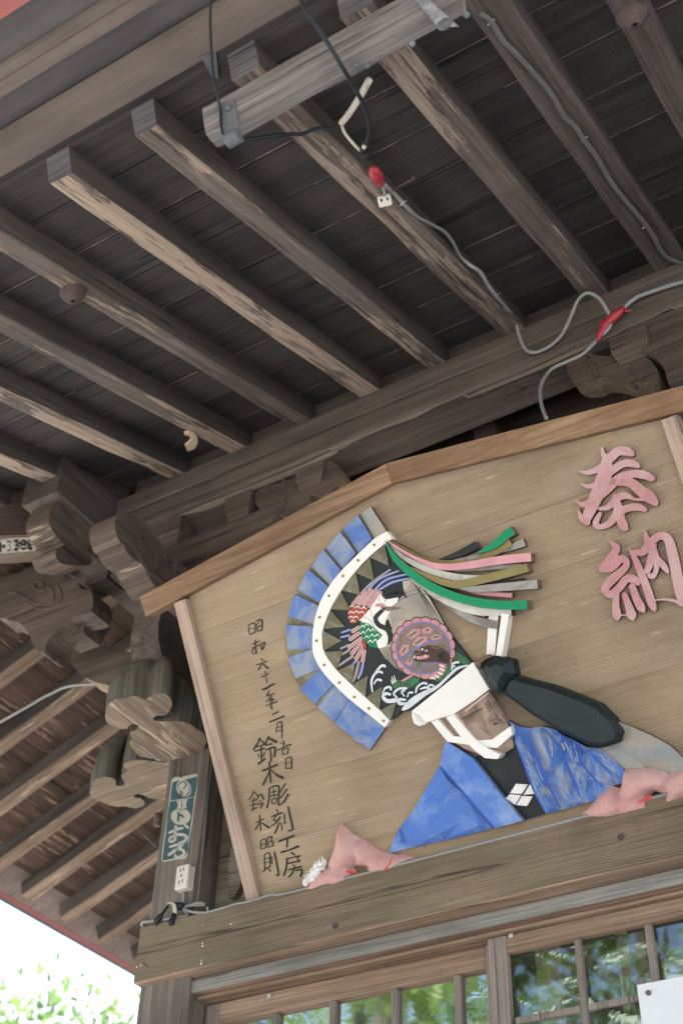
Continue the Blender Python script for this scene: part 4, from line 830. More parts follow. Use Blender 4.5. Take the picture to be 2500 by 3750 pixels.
for pts in [[(1078, 1307, 6), (1110, 1293, 10), (1150, 1272, 12), (1198, 1243, 5)], [(1246, 1340, 6), (1275, 1334, 12), (1305, 1308, 6)], [(1232, 1200, 4), (1252, 1250, 7), (1292, 1300, 5)], [(1262, 1205, 5), (1290, 1225, 9), (1305, 1250, 4)], [(1205, 1360, 2), (1228, 1385, 4), (1252, 1402, 3)]]: flat_quads(b, 'K1', pts, H + .0665, 'groove_shade')
for pts in [[(1206, 1240, 10), (1228, 1290, 20), (1252, 1325, 14)], [(1235, 1155, 8), (1180, 1200, 14), (1100, 1262, 8)]]: flat_quads(b, 'K1', pts, H + .0664, 'face_light')  # paler flat strokes beside the nose and below the headband
absorb(face, b)
b = MB(); poly(b, 'K1', [(905, 1322), (945, 1310), (1032, 1405), (1100, 1410), (1160, 1430), (1255, 1424), (1360, 1348), (1370, 1395), (1285, 1472), (1200, 1468), (1100, 1452), (1000, 1437)], H, H + .068, 'white', 'white'); b.build('chin_strap', plaque)
b = MB(); poly(b, 'K1', [(990, 1297), (1035, 1280), (1150, 1415), (1222, 1470), (1303, 1512), (1285, 1537), (1212, 1530), (1148, 1480), (1075, 1408)], H, H + .074, 'white', 'white'); b.build('chin_strap', plaque)
# --- robe
def rel(name, k, out, inn, eh, mat, side=None, parent=plaque, mid=.5, smooth=False):
    b = MB(); relief(b, [(*L(pq(k, p[0], p[1], H + (p[2] if len(p) > 2 else eh)), 0)[:2], H + (p[2] if len(p) > 2 else eh)) for p in out], [(*L(pq(k, a, c, H + h), 0)[:2], H + h) for a, c, h in inn], H + eh, H, mat, side); return b.build(name, parent, None, smooth)
rel('shirt_front', 'K3', [(475, 672), (560, 650), (690, 610), (760, 770), (852, 970), (728, 1007), (640, 890), (530, 750)], [(640, 780, .022)], .018, 'black', 'black')
b = MB()
for q in [[(695, 813), (756, 817), (725, 866), (664, 862)], [(767, 818), (787, 820), (801, 865), (735, 870)], [(662, 868), (721, 873), (690, 923), (642, 889)], [(727, 876), (783, 880), (752, 929), (697, 924)]]: poly(b, 'K3', q, H + .018, H + .026, 'white', 'white')
b.build('diamond_crest', plaque)
rel('robe', 'K3', [(297, 718, .028), (350, 775, .02), (440, 885, .018), (582, 1045, .02), (320, 1110, .014), (165, 1143, .014), (30, 1178, .012), (55, 1110, .014), (90, 1040, .016), (165, 945, .02)], [(335, 790, .034), (240, 890, .036), (150, 1030, .034), (330, 960, .02), (400, 1020, .03), (90, 1110, .03), (120, 1120, .012), (300, 1070, .034), (500, 1030, .034)], .016, 'blue_robe', 'raw_wood')
rb1 = rel('robe', 'K3', [(328, 588), (400, 635), (470, 680), (600, 850), (730, 1005), (655, 1027), (584, 1044), (440, 880), (299, 716)], [(400, 730, .052), (520, 880, .05), (640, 1000, .05)], .042, 'blue_robe', 'blue')
rb2 = rel('robe', 'K3', [(655, 482, .03), (710, 515, .04), (770, 522, .03), (830, 513, .04), (905, 530, .03), (980, 575, .03), (1060, 620, .04), (1130, 625, .03), (1200, 680, .03), (1262, 745, .04), (1250, 810, .03), (1195, 825, .03), (1150, 870, .03), (1100, 905, .02), (960, 945, .02), (852, 970, .03), (805, 870, .04), (760, 770, .045), (725, 690, .04), (690, 600, .03), (680, 530, .03)],
    [(720, 580, .055), (760, 700, .06), (820, 840, .06), (880, 930, .045), (760, 560, .03), (810, 690, .028), (860, 800, .028), (920, 920, .022), (820, 560, .058), (880, 680, .058), (940, 830, .05), (985, 910, .035), (880, 560, .03), (945, 690, .03), (1000, 830, .025), (930, 560, .055), (1000, 680, .06), (1050, 800, .05), (1060, 870, .03), (1030, 640, .03), (1060, 730, .025), (1100, 800, .03), (1080, 650, .055), (1130, 730, .05), (1190, 790, .045), (1160, 680, .03), (1220, 760, .04)], .03, 'blue_fold', 'raw_wood')
b = MB()
for pts in [[(700, 545, 8), (760, 600, 14), (815, 700, 16), (870, 830, 14), (925, 935, 10)], [(845, 525, 6), (905, 600, 12), (955, 700, 14), (1005, 820, 14), (1030, 880, 8)], [(905, 535, 6), (960, 590, 10), (1010, 640, 10)], [(1025, 610, 6), (1035, 690, 12), (1080, 760, 12), (1150, 830, 8)], [(1060, 630, 6), (1120, 690, 10), (1190, 760, 8)], [(700, 610, 5), (740, 720, 8), (790, 850, 10), (845, 955, 8)]]: flat_quads(b, 'K3', pts, H + .062, 'blue_dark')
absorb(rb2, b)
b = MB()
for pts in [[(752, 720, 30), (790, 800, 40), (822, 880, 44), (850, 955, 30)], [(752, 720, 30), (790, 800, 40), (822, 880, 44), (850, 955, 30)], [(765, 710, 30), (800, 790, 46), (830, 860, 50), (870, 940, 40)], [(740, 640, 30), (790, 740, 40), (840, 850, 40)], [(870, 560, 20), (890, 620, 40), (905, 680, 30)], [(925, 560, 20), (940, 610, 36), (965, 660, 24)], [(985, 600, 20), (1000, 690, 36), (985, 770, 26)], [(1010, 740, 20), (1035, 815, 46), (1030, 880, 34)], [(1110, 650, 14), (1180, 710, 34), (1250, 765, 26)], [(1080, 780, 14), (1130, 790, 30), (1180, 800, 20)], [(930, 760, 20), (950, 840, 40), (980, 900, 30)]]:
    for q_ in range(7):
        o_ = R.uniform(-.5, .5); a0 = R.uniform(0, .5); dn = catmull(pts, 6); k0 = int(a0 * len(dn)); k1 = min(len(dn), k0 + R.randrange(3, 9)); sg = dn[k0:k1]
        if len(sg) < 3: continue
        flat_quads(b, 'K3', [(x + o_ * w_, y - o_ * w_ * .4 + R.uniform(-2, 2), R.uniform(1.5, 5)) for x, y, w_ in sg], H + .0612 + .00002 * q_, 'blue_cream' if R.random() < .4 else 'blue_pale', 1.0, 1)
absorb(rb2, b)
b = MB()
for pts in [[(300, 720, 5), (370, 800, 9), (480, 930, 10), (582, 1045, 8)]]: flat_quads(b, 'K3', pts, H + .0435, 'blue_dark')
absorb(rb1, b)
rel('outer_sleeve', 'K3', [(1200, 478), (1300, 515), (1400, 560), (1500, 615), (1590, 700), (1680, 800), (1500, 860), (1290, 760), (1130, 628), (1225, 600), (1240, 545)], [(1300, 580, .05), (1400, 650, .055), (1240, 640, .02), (1350, 710, .022), (1500, 700, .06), (1560, 760, .05)], .028, 'greyblue', 'raw_wood')
# --- knobbed dark club across the shoulder
def bevel_plate(name, k, out, inset, he, ht, mat, parent):
    o = [Vector(L(pq(k, a, c, H + ht), 0)[:2]) for a, c in out]; n = len(o)
    if sum(o[i].cross(o[(i + 1) % n]) for i in range(n)) < 0: o.reverse()
    inn = []
    for i in range(n):
        d0 = (o[i] - o[i - 1]).normalized(); d1 = (o[(i + 1) % n] - o[i]).normalized(); n0 = Vector((-d0.y, d0.x)); n1 = Vector((-d1.y, d1.x)); m_ = (n0 + n1).normalized()
        inn.append(o[i] + m_ * inset / max(.5, m_.dot(n0)))
    b = MB(); b.face([(p.x, p.y, H + ht) for p in inn], mat)
    for i in range(n):
        j = (i + 1) % n; b.face([(o[i].x, o[i].y, H + he), (o[j].x, o[j].y, H + he), (inn[j].x, inn[j].y, H + ht), (inn[i].x, inn[i].y, H + ht)], mat); b.face([(o[i].x, o[i].y, H), (o[j].x, o[j].y, H), (o[j].x, o[j].y, H + he), (o[i].x, o[i].y, H + he)], mat)
    return b.build(name, parent)
bevel_plate('dark_club', 'K3', [(648, 262), (678, 250), (760, 272), (870, 300), (990, 345), (1120, 400), (1190, 470), (1241, 545), (1225, 600), (1150, 626), (1070, 615), (985, 575), (900, 530), (770, 455), (700, 400), (630, 350), (618, 335)], .014, .062, .082, 'paddle', plaque)
bevel_plate('club_knob', 'K3', [(512, 190), (575, 145), (655, 165), (672, 240), (640, 290), (622, 345), (580, 345), (530, 265)], .026, .06, .094, 'paddle', plaque)
b = MB(); poly(b, 'K1', [(1168, 972), (1200, 940), (1232, 935), (1265, 945), (1215, 965), (1190, 985), (1185, 1012), (1172, 1000)], H, H + .05, 'raw_wood', 'raw_wood'); b.build('wood_backing', plaque)
b = MB(); poly(b, 'K1', [(1237, 690), (1292, 700), (1283, 780), (1270, 948), (1222, 936)], H, H + .03, 'white', 'white'); poly(b, 'K1', [(1310, 700), (1352, 705), (1310, 958), (1276, 948)], H, H + .045, 'white', 'white'); poly(b, 'K1', [(1288, 705), (1312, 705), (1288, 950), (1268, 948)], H, H + .024, 'brownmid'); b.build('white_braces', plaque)
# --- fluttering ribbons
RB = [('olive2', [(680, 283, 10), (760, 335, 22), (860, 385, 26), (980, 405, 24), (1120, 402, 24), (1190, 390, 34), (1290, 335, 44), (1362, 292, 40)], .030), ('black', [(950, 390, 4), (1050, 362, 34), (1168, 305, 44)], .040), ('green', [(1168, 352, 6), (1260, 312, 40), (1340, 245, 50), (1374, 222, 54)], .042), ('greyrib', [(1000, 402, 5), (1150, 375, 24), (1250, 350, 26), (1340, 330, 30), (1440, 292, 46)], .026),
      ('pink', [(655, 284, 10), (760, 352, 18), (870, 405, 26), (970, 432, 36), (1100, 426, 42), (1300, 394, 48), (1478, 376, 50)], .048), ('greyrib', [(1040, 457, 5), (1200, 442, 24), (1422, 424, 20)], .030), ('greywhite', [(660, 292, 10), (740, 372, 25), (850, 432, 36), (960, 472, 40), (1080, 495, 38), (1210, 487, 10)], .040), ('black', [(860, 452, 10), (960, 495, 18), (1060, 512, 6)], .028), ('olive2', [(790, 436, 10), (900, 492, 30), (1000, 527, 40), (1080, 530, 44), (1250, 492, 48), (1460, 436, 50)], .050),
      ('black', [(1240, 528, 15), (1440, 507, 22)], .024), ('greyrib', [(1050, 550, 10), (1150, 560, 34), (1300, 550, 45), (1515, 532, 52)], .046), ('pink', [(1100, 570, 5), (1200, 585, 20), (1370, 596, 26)], .030), ('brownmid', [(1000, 580, 5), (1130, 612, 26), (1200, 620, 10)], .020), ('green', [(648, 292, 6), (690, 372, 30), (770, 452, 44), (880, 532, 48), (1010, 592, 48), (1150, 632, 50), (1300, 652, 50), (1455, 650, 52)], .056),
      ('greywhite', [(640, 287, 10), (720, 400, 20), (850, 532, 26), (950, 602, 38), (1080, 662, 48), (1200, 690, 44), (1365, 694, 36)], .040), ('pink', [(1120, 697, 12), (1215, 716, 10)], .030), ('greyrib', [(880, 580, 8), (1000, 652, 20), (1120, 722, 38), (1210, 752, 48), (1290, 768, 44)], .036)]
for mat, pts, h in RB:
    b = MB(); poly(b, 'K1', stroke_outline(pts, 6, False), H, H + h, mat, 'raw_wood'); b.build('ribbon', plaque)
# --- the two raised characters at the right
KJ = [[(1050, 245, 16), (1060, 290, 34), (1095, 330, 60)], [(905, 392, 8), (960, 402, 30), (1040, 372, 44), (1095, 315, 60), (1150, 268, 56), (1205, 265, 58), (1245, 285, 36)], [(920, 470, 8), (962, 490, 28), (1030, 468, 38), (1105, 395, 50), (1180, 348, 46), (1240, 342, 48), (1284, 362, 30)], [(885, 580, 10), (925, 605, 34), (990, 585, 46), (1070, 520, 56), (1150, 445, 56), (1230, 412, 48), (1310, 415, 54), (1375, 442, 40)],
      [(1085, 300, 60), (1060, 440, 96), (1010, 560, 84), (965, 660, 70), (945, 715, 50)], [(899, 636, 8), (918, 690, 36), (962, 722, 40)], [(1150, 455, 60), (1230, 465, 60), (1300, 520, 70), (1355, 560, 76), (1395, 600, 40)], [(1030, 632, 20), (1090, 622, 36), (1140, 568, 44), (1200, 548, 44), (1260, 572, 16), (1330, 570, 30)], [(1040, 660, 22), (1010, 720, 40), (1030, 748, 34), (1095, 728, 42), (1150, 660, 54), (1215, 628, 46), (1280, 622, 46), (1328, 640, 28)], [(1128, 545, 30), (1150, 620, 60), (1165, 690, 60), (1190, 745, 56), (1210, 762, 26)]]
KN = [[(1098, 838, 10), (1125, 862, 38), (1142, 890, 46), (1100, 960, 58), (1055, 1010, 50), (1038, 1028, 24)], [(1045, 1020, 36), (1110, 1012, 44), (1165, 955, 50), (1200, 962, 44), (1203, 1000, 42), (1150, 1052, 54), (1090, 1110, 56), (1062, 1150, 48)], [(1060, 1150, 40), (1110, 1178, 50), (1165, 1130, 50), (1205, 1080, 50), (1255, 1082, 50), (1282, 1112, 34)], [(1140, 1165, 40), (1138, 1250, 46), (1145, 1310, 56), (1150, 1335, 34)], [(1192, 1178, 36), (1215, 1240, 46), (1238, 1310, 60), (1246, 1335, 34)], [(1240, 1120, 40), (1268, 1200, 50), (1298, 1260, 54), (1316, 1284, 28)], [(1150, 1312, 8), (1205, 1312, 10)],
      [(1226, 890, 12), (1250, 930, 32), (1285, 1010, 46), (1328, 1120, 52), (1365, 1230, 54), (1385, 1278, 28)], [(1245, 905, 26), (1300, 912, 46), (1345, 872, 56), (1385, 825, 50), (1430, 805, 50), (1475, 835, 60), (1505, 950, 70), (1528, 1060, 70), (1548, 1160, 70), (1566, 1240, 50)], [(1325, 770, 10), (1332, 815, 36), (1350, 865, 50)], [(1375, 860, 46), (1362, 960, 50), (1335, 1035, 40)], [(1350, 1058, 36), (1380, 1060, 30), (1400, 985, 36), (1385, 900, 40)], [(1405, 950, 30), (1445, 1000, 42), (1472, 1040, 18)], [(1385, 1216, 8), (1450, 1211, 14), (1520, 1222, 20), (1560, 1245, 30)]]
for strokes in (KJ, KN):
    b = MB()
    for i, s_ in enumerate(strokes): poly(b, 'K2', stroke_outline(s_, 6, True), H, H + .020 + .0004 * i, 'kanji', 'kanji_side')
    b.build('raised_character', plaque)
b = MB(); flat(b, 'K2', [(1108, 445), (1138, 448), (1118, 475), (1090, 478)], H + .0265, 'ema_board'); b.build('paint_chip', plaque)
# --- brush inscription
INK = [
 [[(240, 185, 7), (236, 225, 8), (243, 265, 7)], [(240, 188, 6), (285, 178, 9), (287, 250, 9)], [(245, 222, 5), (280, 213, 6)], [(245, 263, 6), (285, 250, 7)], [(292, 162, 8), (335, 148, 12), (342, 185, 10)], [(318, 165, 6), (292, 200, 6)], [(303, 205, 6), (306, 240, 8)], [(303, 206, 6), (342, 194, 9), (334, 232, 8)], [(306, 240, 6), (342, 230, 7)]],
 [[(262, 342, 6), (325, 315, 9)], [(292, 308, 9), (283, 345, 6)], [(262, 372, 7), (322, 345, 9)], [(290, 325, 7), (294, 415, 10)], [(290, 360, 7), (262, 398, 8), (275, 415, 7), (306, 400, 6)], [(332, 335, 7), (338, 385, 8)], [(332, 340, 6), (362, 328, 10), (348, 372, 8)], [(338, 385, 6), (355, 372, 7)]],
 [[(332, 452, 8), (350, 468, 10)], [(298, 502, 8), (340, 490, 9), (378, 473, 10)], [(335, 500, 8), (312, 542, 10)], [(348, 495, 7), (388, 530, 14)]],
 [[(337, 600, 9), (390, 572, 11)], [(365, 552, 9), (372, 600, 9), (380, 645, 7)]], [[(342, 697, 13), (378, 685, 16), (412, 662, 14), (442, 650, 10)]],
 [[(398, 705, 9), (375, 748, 9)], [(385, 742, 7), (440, 725, 9)], [(398, 745, 6), (390, 785, 6)], [(368, 790, 6), (430, 768, 8), (418, 790, 6)], [(370, 825, 8), (390, 815, 6), (460, 790, 11)], [(412, 735, 9), (410, 800, 8), (420, 850, 8), (398, 822, 4)]],
 [[(425, 892, 10), (470, 868, 9)], [(398, 950, 12), (450, 930, 12), (516, 903, 13)]], [[(460, 962, 8), (455, 1000, 7), (448, 1032, 6)], [(458, 962, 7), (492, 950, 11), (497, 1020, 10), (496, 1078, 7)], [(460, 995, 6), (490, 986, 6)], [(457, 1022, 6), (490, 1014, 6)]],
 [[(460, 1172, 9), (510, 1150, 9), (568, 1125, 13)], [(512, 1095, 10), (506, 1150, 8)], [(480, 1112, 6), (540, 1130, 4)], [(498, 1168, 7), (502, 1205, 8)], [(498, 1168, 6), (545, 1156, 10), (538, 1200, 8)], [(502, 1205, 6), (542, 1197, 7)]], [[(525, 1240, 8), (528, 1316, 9)], [(525, 1240, 7), (568, 1228, 10), (572, 1318, 11)], [(530, 1277, 6), (566, 1268, 6)], [(528, 1314, 7), (570, 1308, 8)]],
 [[(325, 1072, 13), (305, 1120, 16), (272, 1168, 12)], [(322, 1085, 10), (372, 1130, 16)], [(300, 1145, 8), (355, 1128, 11)], [(282, 1180, 9), (362, 1155, 11)], [(332, 1135, 10), (335, 1190, 12), (338, 1250, 10)], [(308, 1200, 8), (318, 1222, 9)], [(362, 1185, 8), (350, 1222, 8)], [(312, 1278, 15), (365, 1238, 13)], [(392, 1062, 12), (372, 1105, 12), (345, 1130, 10)], [(392, 1075, 12), (455, 1108, 18)], [(375, 1130, 9), (418, 1120, 12)], [(370, 1170, 10), (440, 1148, 15), (436, 1222, 13)], [(405, 1165, 10), (412, 1258, 10)]],
 [[(345, 1332, 14), (400, 1310, 12), (462, 1282, 15)], [(398, 1260, 12), (402, 1340, 14), (410, 1425, 12)], [(400, 1330, 8), (372, 1395, 13), (348, 1442, 16)], [(412, 1325, 9), (455, 1365, 14), (505, 1388, 22)]],
 [[(398, 1468, 12), (395, 1550, 12), (380, 1622, 14)], [(398, 1468, 10), (468, 1450, 14), (472, 1530, 14), (470, 1600, 12)], [(412, 1502, 7), (455, 1490, 8)], [(407, 1533, 8), (460, 1520, 9)], [(432, 1475, 8), (433, 1530, 8)], [(415, 1558, 7), (419, 1592, 8)], [(415, 1558, 6), (455, 1546, 9), (450, 1588, 8)], [(418, 1592, 6), (450, 1585, 7)], [(522, 1432, 10), (480, 1502, 8)], [(535, 1475, 11), (482, 1548, 8)], [(545, 1515, 13), (510, 1575, 12), (470, 1605, 6)]],
 [[(452, 1632, 10), (468, 1655, 9)], [(412, 1692, 10), (500, 1660, 12)], [(462, 1665, 9), (430, 1722, 9), (480, 1712, 8)], [(482, 1690, 9), (450, 1740, 10), (412, 1765, 8)], [(478, 1735, 9), (455, 1790, 12), (440, 1822, 12)], [(490, 1740, 7), (498, 1800, 8)], [(515, 1670, 9), (518, 1748, 9)], [(545, 1612, 11), (562, 1700, 13), (580, 1788, 14), (545, 1802, 8)]],
 [[(475, 1885, 15), (530, 1862, 13), (592, 1838, 16)], [(540, 1862, 13), (535, 1930, 13)], [(490, 1970, 16), (555, 1952, 13), (626, 1922, 18)]],
 [[(570, 1972, 13), (598, 1992, 11)], [(528, 2025, 13), (580, 2010, 10), (640, 1998, 13)], [(535, 2060, 11), (640, 2038, 13)], [(538, 2025, 13), (530, 2090, 14), (512, 2152, 14)], [(620, 2010, 10), (622, 2045, 11)], [(580, 2068, 9), (600, 2085, 9)], [(545, 2108, 12), (650, 2082, 13)], [(592, 2095, 11), (575, 2135, 12), (545, 2165, 10)], [(600, 2115, 8), (652, 2108, 14), (642, 2160, 14)]],
 [[(278, 1490, 9), (258, 1530, 9), (232, 1562, 7)], [(280, 1500, 7), (312, 1530, 11)], [(250, 1572, 6), (300, 1558, 8)], [(244, 1603, 6), (302, 1588, 8)], [(275, 1540, 8), (270, 1642, 8)], [(255, 1642, 8), (302, 1620, 9)], [(332, 1510, 8), (292, 1562, 7)], [(332, 1512, 8), (354, 1556, 12)], [(315, 1572, 6), (336, 1565, 7)], [(305, 1598, 6), (346, 1584, 10), (328, 1625, 9)]],
 [[(294, 1738, 9), (356, 1708, 10)], [(322, 1678, 9), (330, 1800, 10)], [(324, 1730, 7), (290, 1792, 11)], [(332, 1735, 7), (396, 1778, 15)]],
 [[(330, 1880, 7), (332, 1946, 8)], [(330, 1880, 6), (370, 1868, 9), (370, 1938, 9)], [(335, 1912, 5), (368, 1903, 6)], [(335, 1946, 6), (370, 1933, 6)], [(375, 1860, 8), (416, 1848, 11), (410, 1882, 8)], [(392, 1865, 6), (374, 1892, 6)], [(385, 1896, 6), (388, 1932, 8)], [(385, 1896, 6), (422, 1884, 9), (422, 1915, 7)], [(388, 1932, 6), (430, 1918, 9)]],
 [[(360, 1990, 8), (362, 2102, 9)], [(360, 1990, 7), (400, 1978, 10), (402, 2088, 9)], [(366, 2022, 6), (398, 2014, 6)], [(366, 2052, 6), (398, 2043, 6)], [(362, 2098, 7), (402, 2085, 8)], [(372, 2102, 7), (346, 2125, 9)], [(385, 2095, 6), (408, 2118, 9)], [(415, 2002, 7), (418, 2062, 8)], [(436, 1966, 11), (455, 2060, 12), (470, 2150, 12), (448, 2142, 6)]]]
for ch in INK:
    b = MB()
    for i, s_ in enumerate(ch): flat_quads(b, 'K4', s_, H + .0010 + .0002 * i, 'ink', 1.12, 4)
    b.build('brush_character', plaque)
# --- hanging wires hold the plaque from the purlin
b = MB()
for x in (-.7, .7): b.tube([PMB @ Vector((x, 1.1, -.05)), (-1.678 + x, 3.60, 4.88)], .003, 'metal', 6)
b.build('hanging_wire', plaque, ID)

# ------------------------------------------------------------------ cushions stuffed between plaque and lintel
def cushion(name, k, out, h, puff, label, seams=(), ncell=.011, mat='cloth'):
    o = [pq(k, a, c, h) for a, c in smoothloop(out, 2)]
    xs_ = [p[0] for p in o]; ys_ = [p[1] for p in o]; inn = []
    x = min(xs_)
    sm = [[pq(k, a, c, h) for a, c in s_] for s_ in seams]
    def hh(p):
        d = edge_dist(p, o); z = puff * math.sqrt(1 - (1 - min(1, d / .085)) ** 2)
        for s_ in sm:
            dd = min(((Vector(s_[i + 1]) - Vector(s_[i])).normalized().cross(Vector(p) - Vector(s_[i])) if False else (Vector(p) - (Vector(s_[i]) + (Vector(s_[i + 1]) - Vector(s_[i])) * max(0, min(1, (Vector(p) - Vector(s_[i])).dot(Vector(s_[i + 1]) - Vector(s_[i])) / (Vector(s_[i + 1]) - Vector(s_[i])).length_squared)))).length) for i in range(len(s_) - 1))
            z -= .022 * math.exp(-(dd / .012) ** 2)
        q = Vector((p[0] * 9 + p[1] * 5, p[1] * 34 - p[0] * 14, 2.0))
        return h + max(.002, z + .008 * noise.noise(q) * min(1, d / .03) + .006 * noise.noise(q * 2.2) * min(1, d / .02))
    while x < max(xs_):
        y = min(ys_)
        while y < max(ys_):
            p = (x + R.uniform(-.003, .003), y + R.uniform(-.003, .003))
            if inside(p, o) and edge_dist(p, o) > .005: inn.append((p[0], p[1], hh(p)))
            y += ncell
        x += ncell
    b = MB(); relief(b, o, inn, h + .002, h - .03, mat); ob = b.build(name, None, PM, True)
    return tag(ob, label, 'cushion', 'pink cushions padding the plaque')
cl = cushion('cushion', 'K4', [(950, 1762), (985, 1768), (1060, 1832), (1160, 1882), (1250, 1950), (1390, 1985), (1520, 1998), (1520, 2100), (1330, 2160), (1180, 2200), (1165, 2090), (1120, 2080), (1062, 2092), (1095, 2140), (1080, 2230), (900, 2270), (690, 2330), (690, 2240), (740, 2160), (830, 2070), (885, 2010), (925, 1900)], HB + .012, .07, 'faded pink cushion with torn white-stuffed corner, left of the blue robe', [[(1190, 2090), (1250, 1960)], [(840, 2080), (1090, 2110)], [(1100, 2030), (1080, 1860)]])
b = MB(); flat(b, 'K4', [(1290, 2110), (1330, 2060), (1372, 1990), (1350, 2050), (1310, 2108)], HB + .012 + .074, 'cloth_red'); b.build('red_patch', cl, PMB); b = MB(); flat(b, 'K4', [(680, 2245), (715, 2205), (722, 2230), (700, 2248)], HB + .06, 'cloth_red'); b.build('red_patch', cl, PMB); b = MB(); flat(b, 'K4', [(850, 2110), (1000, 2108), (1095, 2130), (1000, 2150)], HB + .04, 'cloth_red'); b.build('red_patch', cl, PMB)
b = MB()
for i in range(70):
    u = R.random(); a = 700 + 130 * u + R.uniform(-28, 18); c = 2215 - 165 * u + R.uniform(-28, 22); p = pq('K4', a, c, HB + .05)
    b.ball((p[0] + OX, p[1], HB + .045 + R.uniform(-.01, .02)), R.uniform(.004, .009), 'stuffing', 2, 1.3, (R.uniform(.7, 1.6), R.uniform(.7, 1.4), .8))
for i in range(160):
    u = R.random(); a = 700 + 130 * u; c = 2215 - 165 * u; p = pq('K4', a, c, HB + .05); q0 = Vector((p[0] + OX, p[1], HB + .055)); d = Vector((R.uniform(-1, .3), R.uniform(-.3, 1), R.uniform(-.2, .6))) * .022
    b.tube([q0, q0 + d * .6 + Vector((0, .004, 0)), q0 + d], .0008, 'stuffing', 4)
b.build('stuffing', cl, PMB)
cr = cushion('cushion', 'K3', [(1040, 980), (1070, 945), (1110, 900), (1150, 860), (1195, 822), (1240, 838), (1252, 790), (1262, 742), (1330, 732), (1400, 731), (1500, 742), (1568, 736), (1680, 735), (1760, 760), (1760, 860), (1568, 905), (1480, 930), (1465, 868), (1420, 855), (1398, 885), (1410, 945), (1310, 975), (1180, 1000)], HB + .03, .075, 'faded pink cushion with wrinkled top, below the grey sleeve at the right', [[(1200, 830), (1240, 880), (1300, 900), (1400, 880)], [(1500, 745), (1490, 860)]])
b = MB(); flat(b, 'K3', [(1330, 905), (1400, 872), (1408, 890), (1340, 912)], HB + .108, 'cloth_red'); b.build('red_patch', cr, PMB)

# ------------------------------------------------------------------ pillar fittings: stickers, socket, cables
def flatY(mb, k, pts, y, mat, s3=0):
    if s3: pts = smoothloop(pts, s3)
    q = [atY(k, a, c, y) for a, c in pts]; nn = Vector((0, 0, 0))
    for i in range(len(q)): nn += q[i].cross(q[(i + 1) % len(q)])
    mb.face(q if nn.y < 0 else q[::-1], mat)
def brushY(mb, k, pts, y, mat, n=5):
    q = catmull(pts, n); o = stroke_outline(pts, n, True)
    L_ = o[1:1 + len(q)]; R_ = o[2 + len(q):][::-1]
    for i in range(len(q) - 1): flatY(mb, k, [L_[i], R_[i], R_[i + 1], L_[i + 1]], y, mat)
    flatY(mb, k, [o[0], L_[0], R_[0]], y, mat); flatY(mb, k, [o[1 + len(q)], L_[-1], R_[-1]], y, mat)
YP = 3.638
b = MB(); q = [atY('K5', a, c, YP) for a, c in [(332, 430), (340, 405), (365, 382), (420, 380), (430, 396), (445, 376), (575, 346), (590, 375), (583, 480), (560, 640), (535, 830), (505, 1000), (498, 1060), (490, 1130), (470, 1160), (360, 1172), (262, 1192), (240, 1172), (250, 1060), (285, 830), (310, 620)]]
b.prism([p + Vector((0, .0012, 0)) for p in q], (0, -.0012, 0), 'paper'); stk = b.build('printed_sticker', None, ID)
tag(stk, 'worn teal and cream printed paper strip with big kana, stuck on the corner pillar', 'sticker')
b = MB(); y1 = YP - .0022
flatY(b, 'K5', [(346, 432), (400, 412), (432, 414), (582, 374), (572, 470), (552, 566), (440, 588), (324, 604), (330, 520)], y1, 'teal')
flatY(b, 'K5', [(320, 614), (440, 596), (550, 574), (535, 700), (515, 850), (490, 1000), (492, 1090), (465, 1135), (360, 1158), (258, 1180), (250, 1165), (262, 1050), (285, 900), (296, 760)], y1, 'teal'); b.build('print', stk, ID)
b = MB(); y2 = y1 - .0006; y3 = y2 - .0006
flatY(b, 'K5', [(455 + 74 * math.cos(t_) + 12 * math.sin(t_), 488 + 80 * math.sin(t_)) for t_ in [k * math.pi / 12 for k in range(24)]], y2, 'paper')
flatY(b, 'K5', [(385, 606), (490, 590), (475, 635), (478, 678), (388, 692), (396, 645)], y2, 'paper'); flatY(b, 'K5', [(424 + 94 * math.cos(t_), 758 + 80 * math.sin(t_)) for t_ in [k * math.pi / 12 for k in range(24)]], y2, 'paper')
for pts in [[(312, 915, 24), (400, 878, 28), (445, 868, 20)], [(378, 848, 26), (372, 920, 28), (362, 985, 30), (318, 995, 24), (330, 955, 22), (420, 930, 28), (482, 955, 30), (452, 1000, 28), (405, 1006, 14)], [(462, 838, 26), (496, 866, 28)], [(318, 1050, 22), (385, 1030, 26), (445, 1022, 24), (390, 1070, 26), (305, 1128, 24)], [(350, 1082, 22), (425, 1072, 26), (458, 1105, 28), (425, 1142, 28), (375, 1145, 22), (372, 1120, 16)]]: brushY(b, 'K5', pts, y2, 'paper')
for pts in [[(410, 505, 8), (395, 470, 10), (415, 440, 12), (450, 425, 12), (475, 445, 14), (465, 475, 12), (440, 492, 8)], [(470, 560, 7), (515, 520, 7), (525, 460, 7), (505, 415, 5)], [(455, 570, 5), (500, 525, 5), (508, 460, 5), (490, 412, 4)], [(405, 720, 20), (402, 760, 24), (400, 802, 22)], [(410, 742, 18), (435, 750, 22), (450, 766, 16)], [(390, 690, 5), (435, 696, 6), (480, 682, 5)], [(433, 635, 12), (434, 665, 12)], [(434, 612, 14), (436, 618, 14)]]: brushY(b, 'K5', pts, y3, 'teal')
for pts in [[(408, 520, 6), (440, 512, 7)], [(425, 505, 6), (425, 555, 7)], [(405, 535, 6), (445, 528, 6)], [(405, 555, 7), (448, 545, 7)], [(415, 545, 5), (412, 560, 5)], [(438, 520, 5), (440, 552, 5)]]: brushY(b, 'K5', pts, y3, 'rubber')
b.build('lettering', stk, ID)
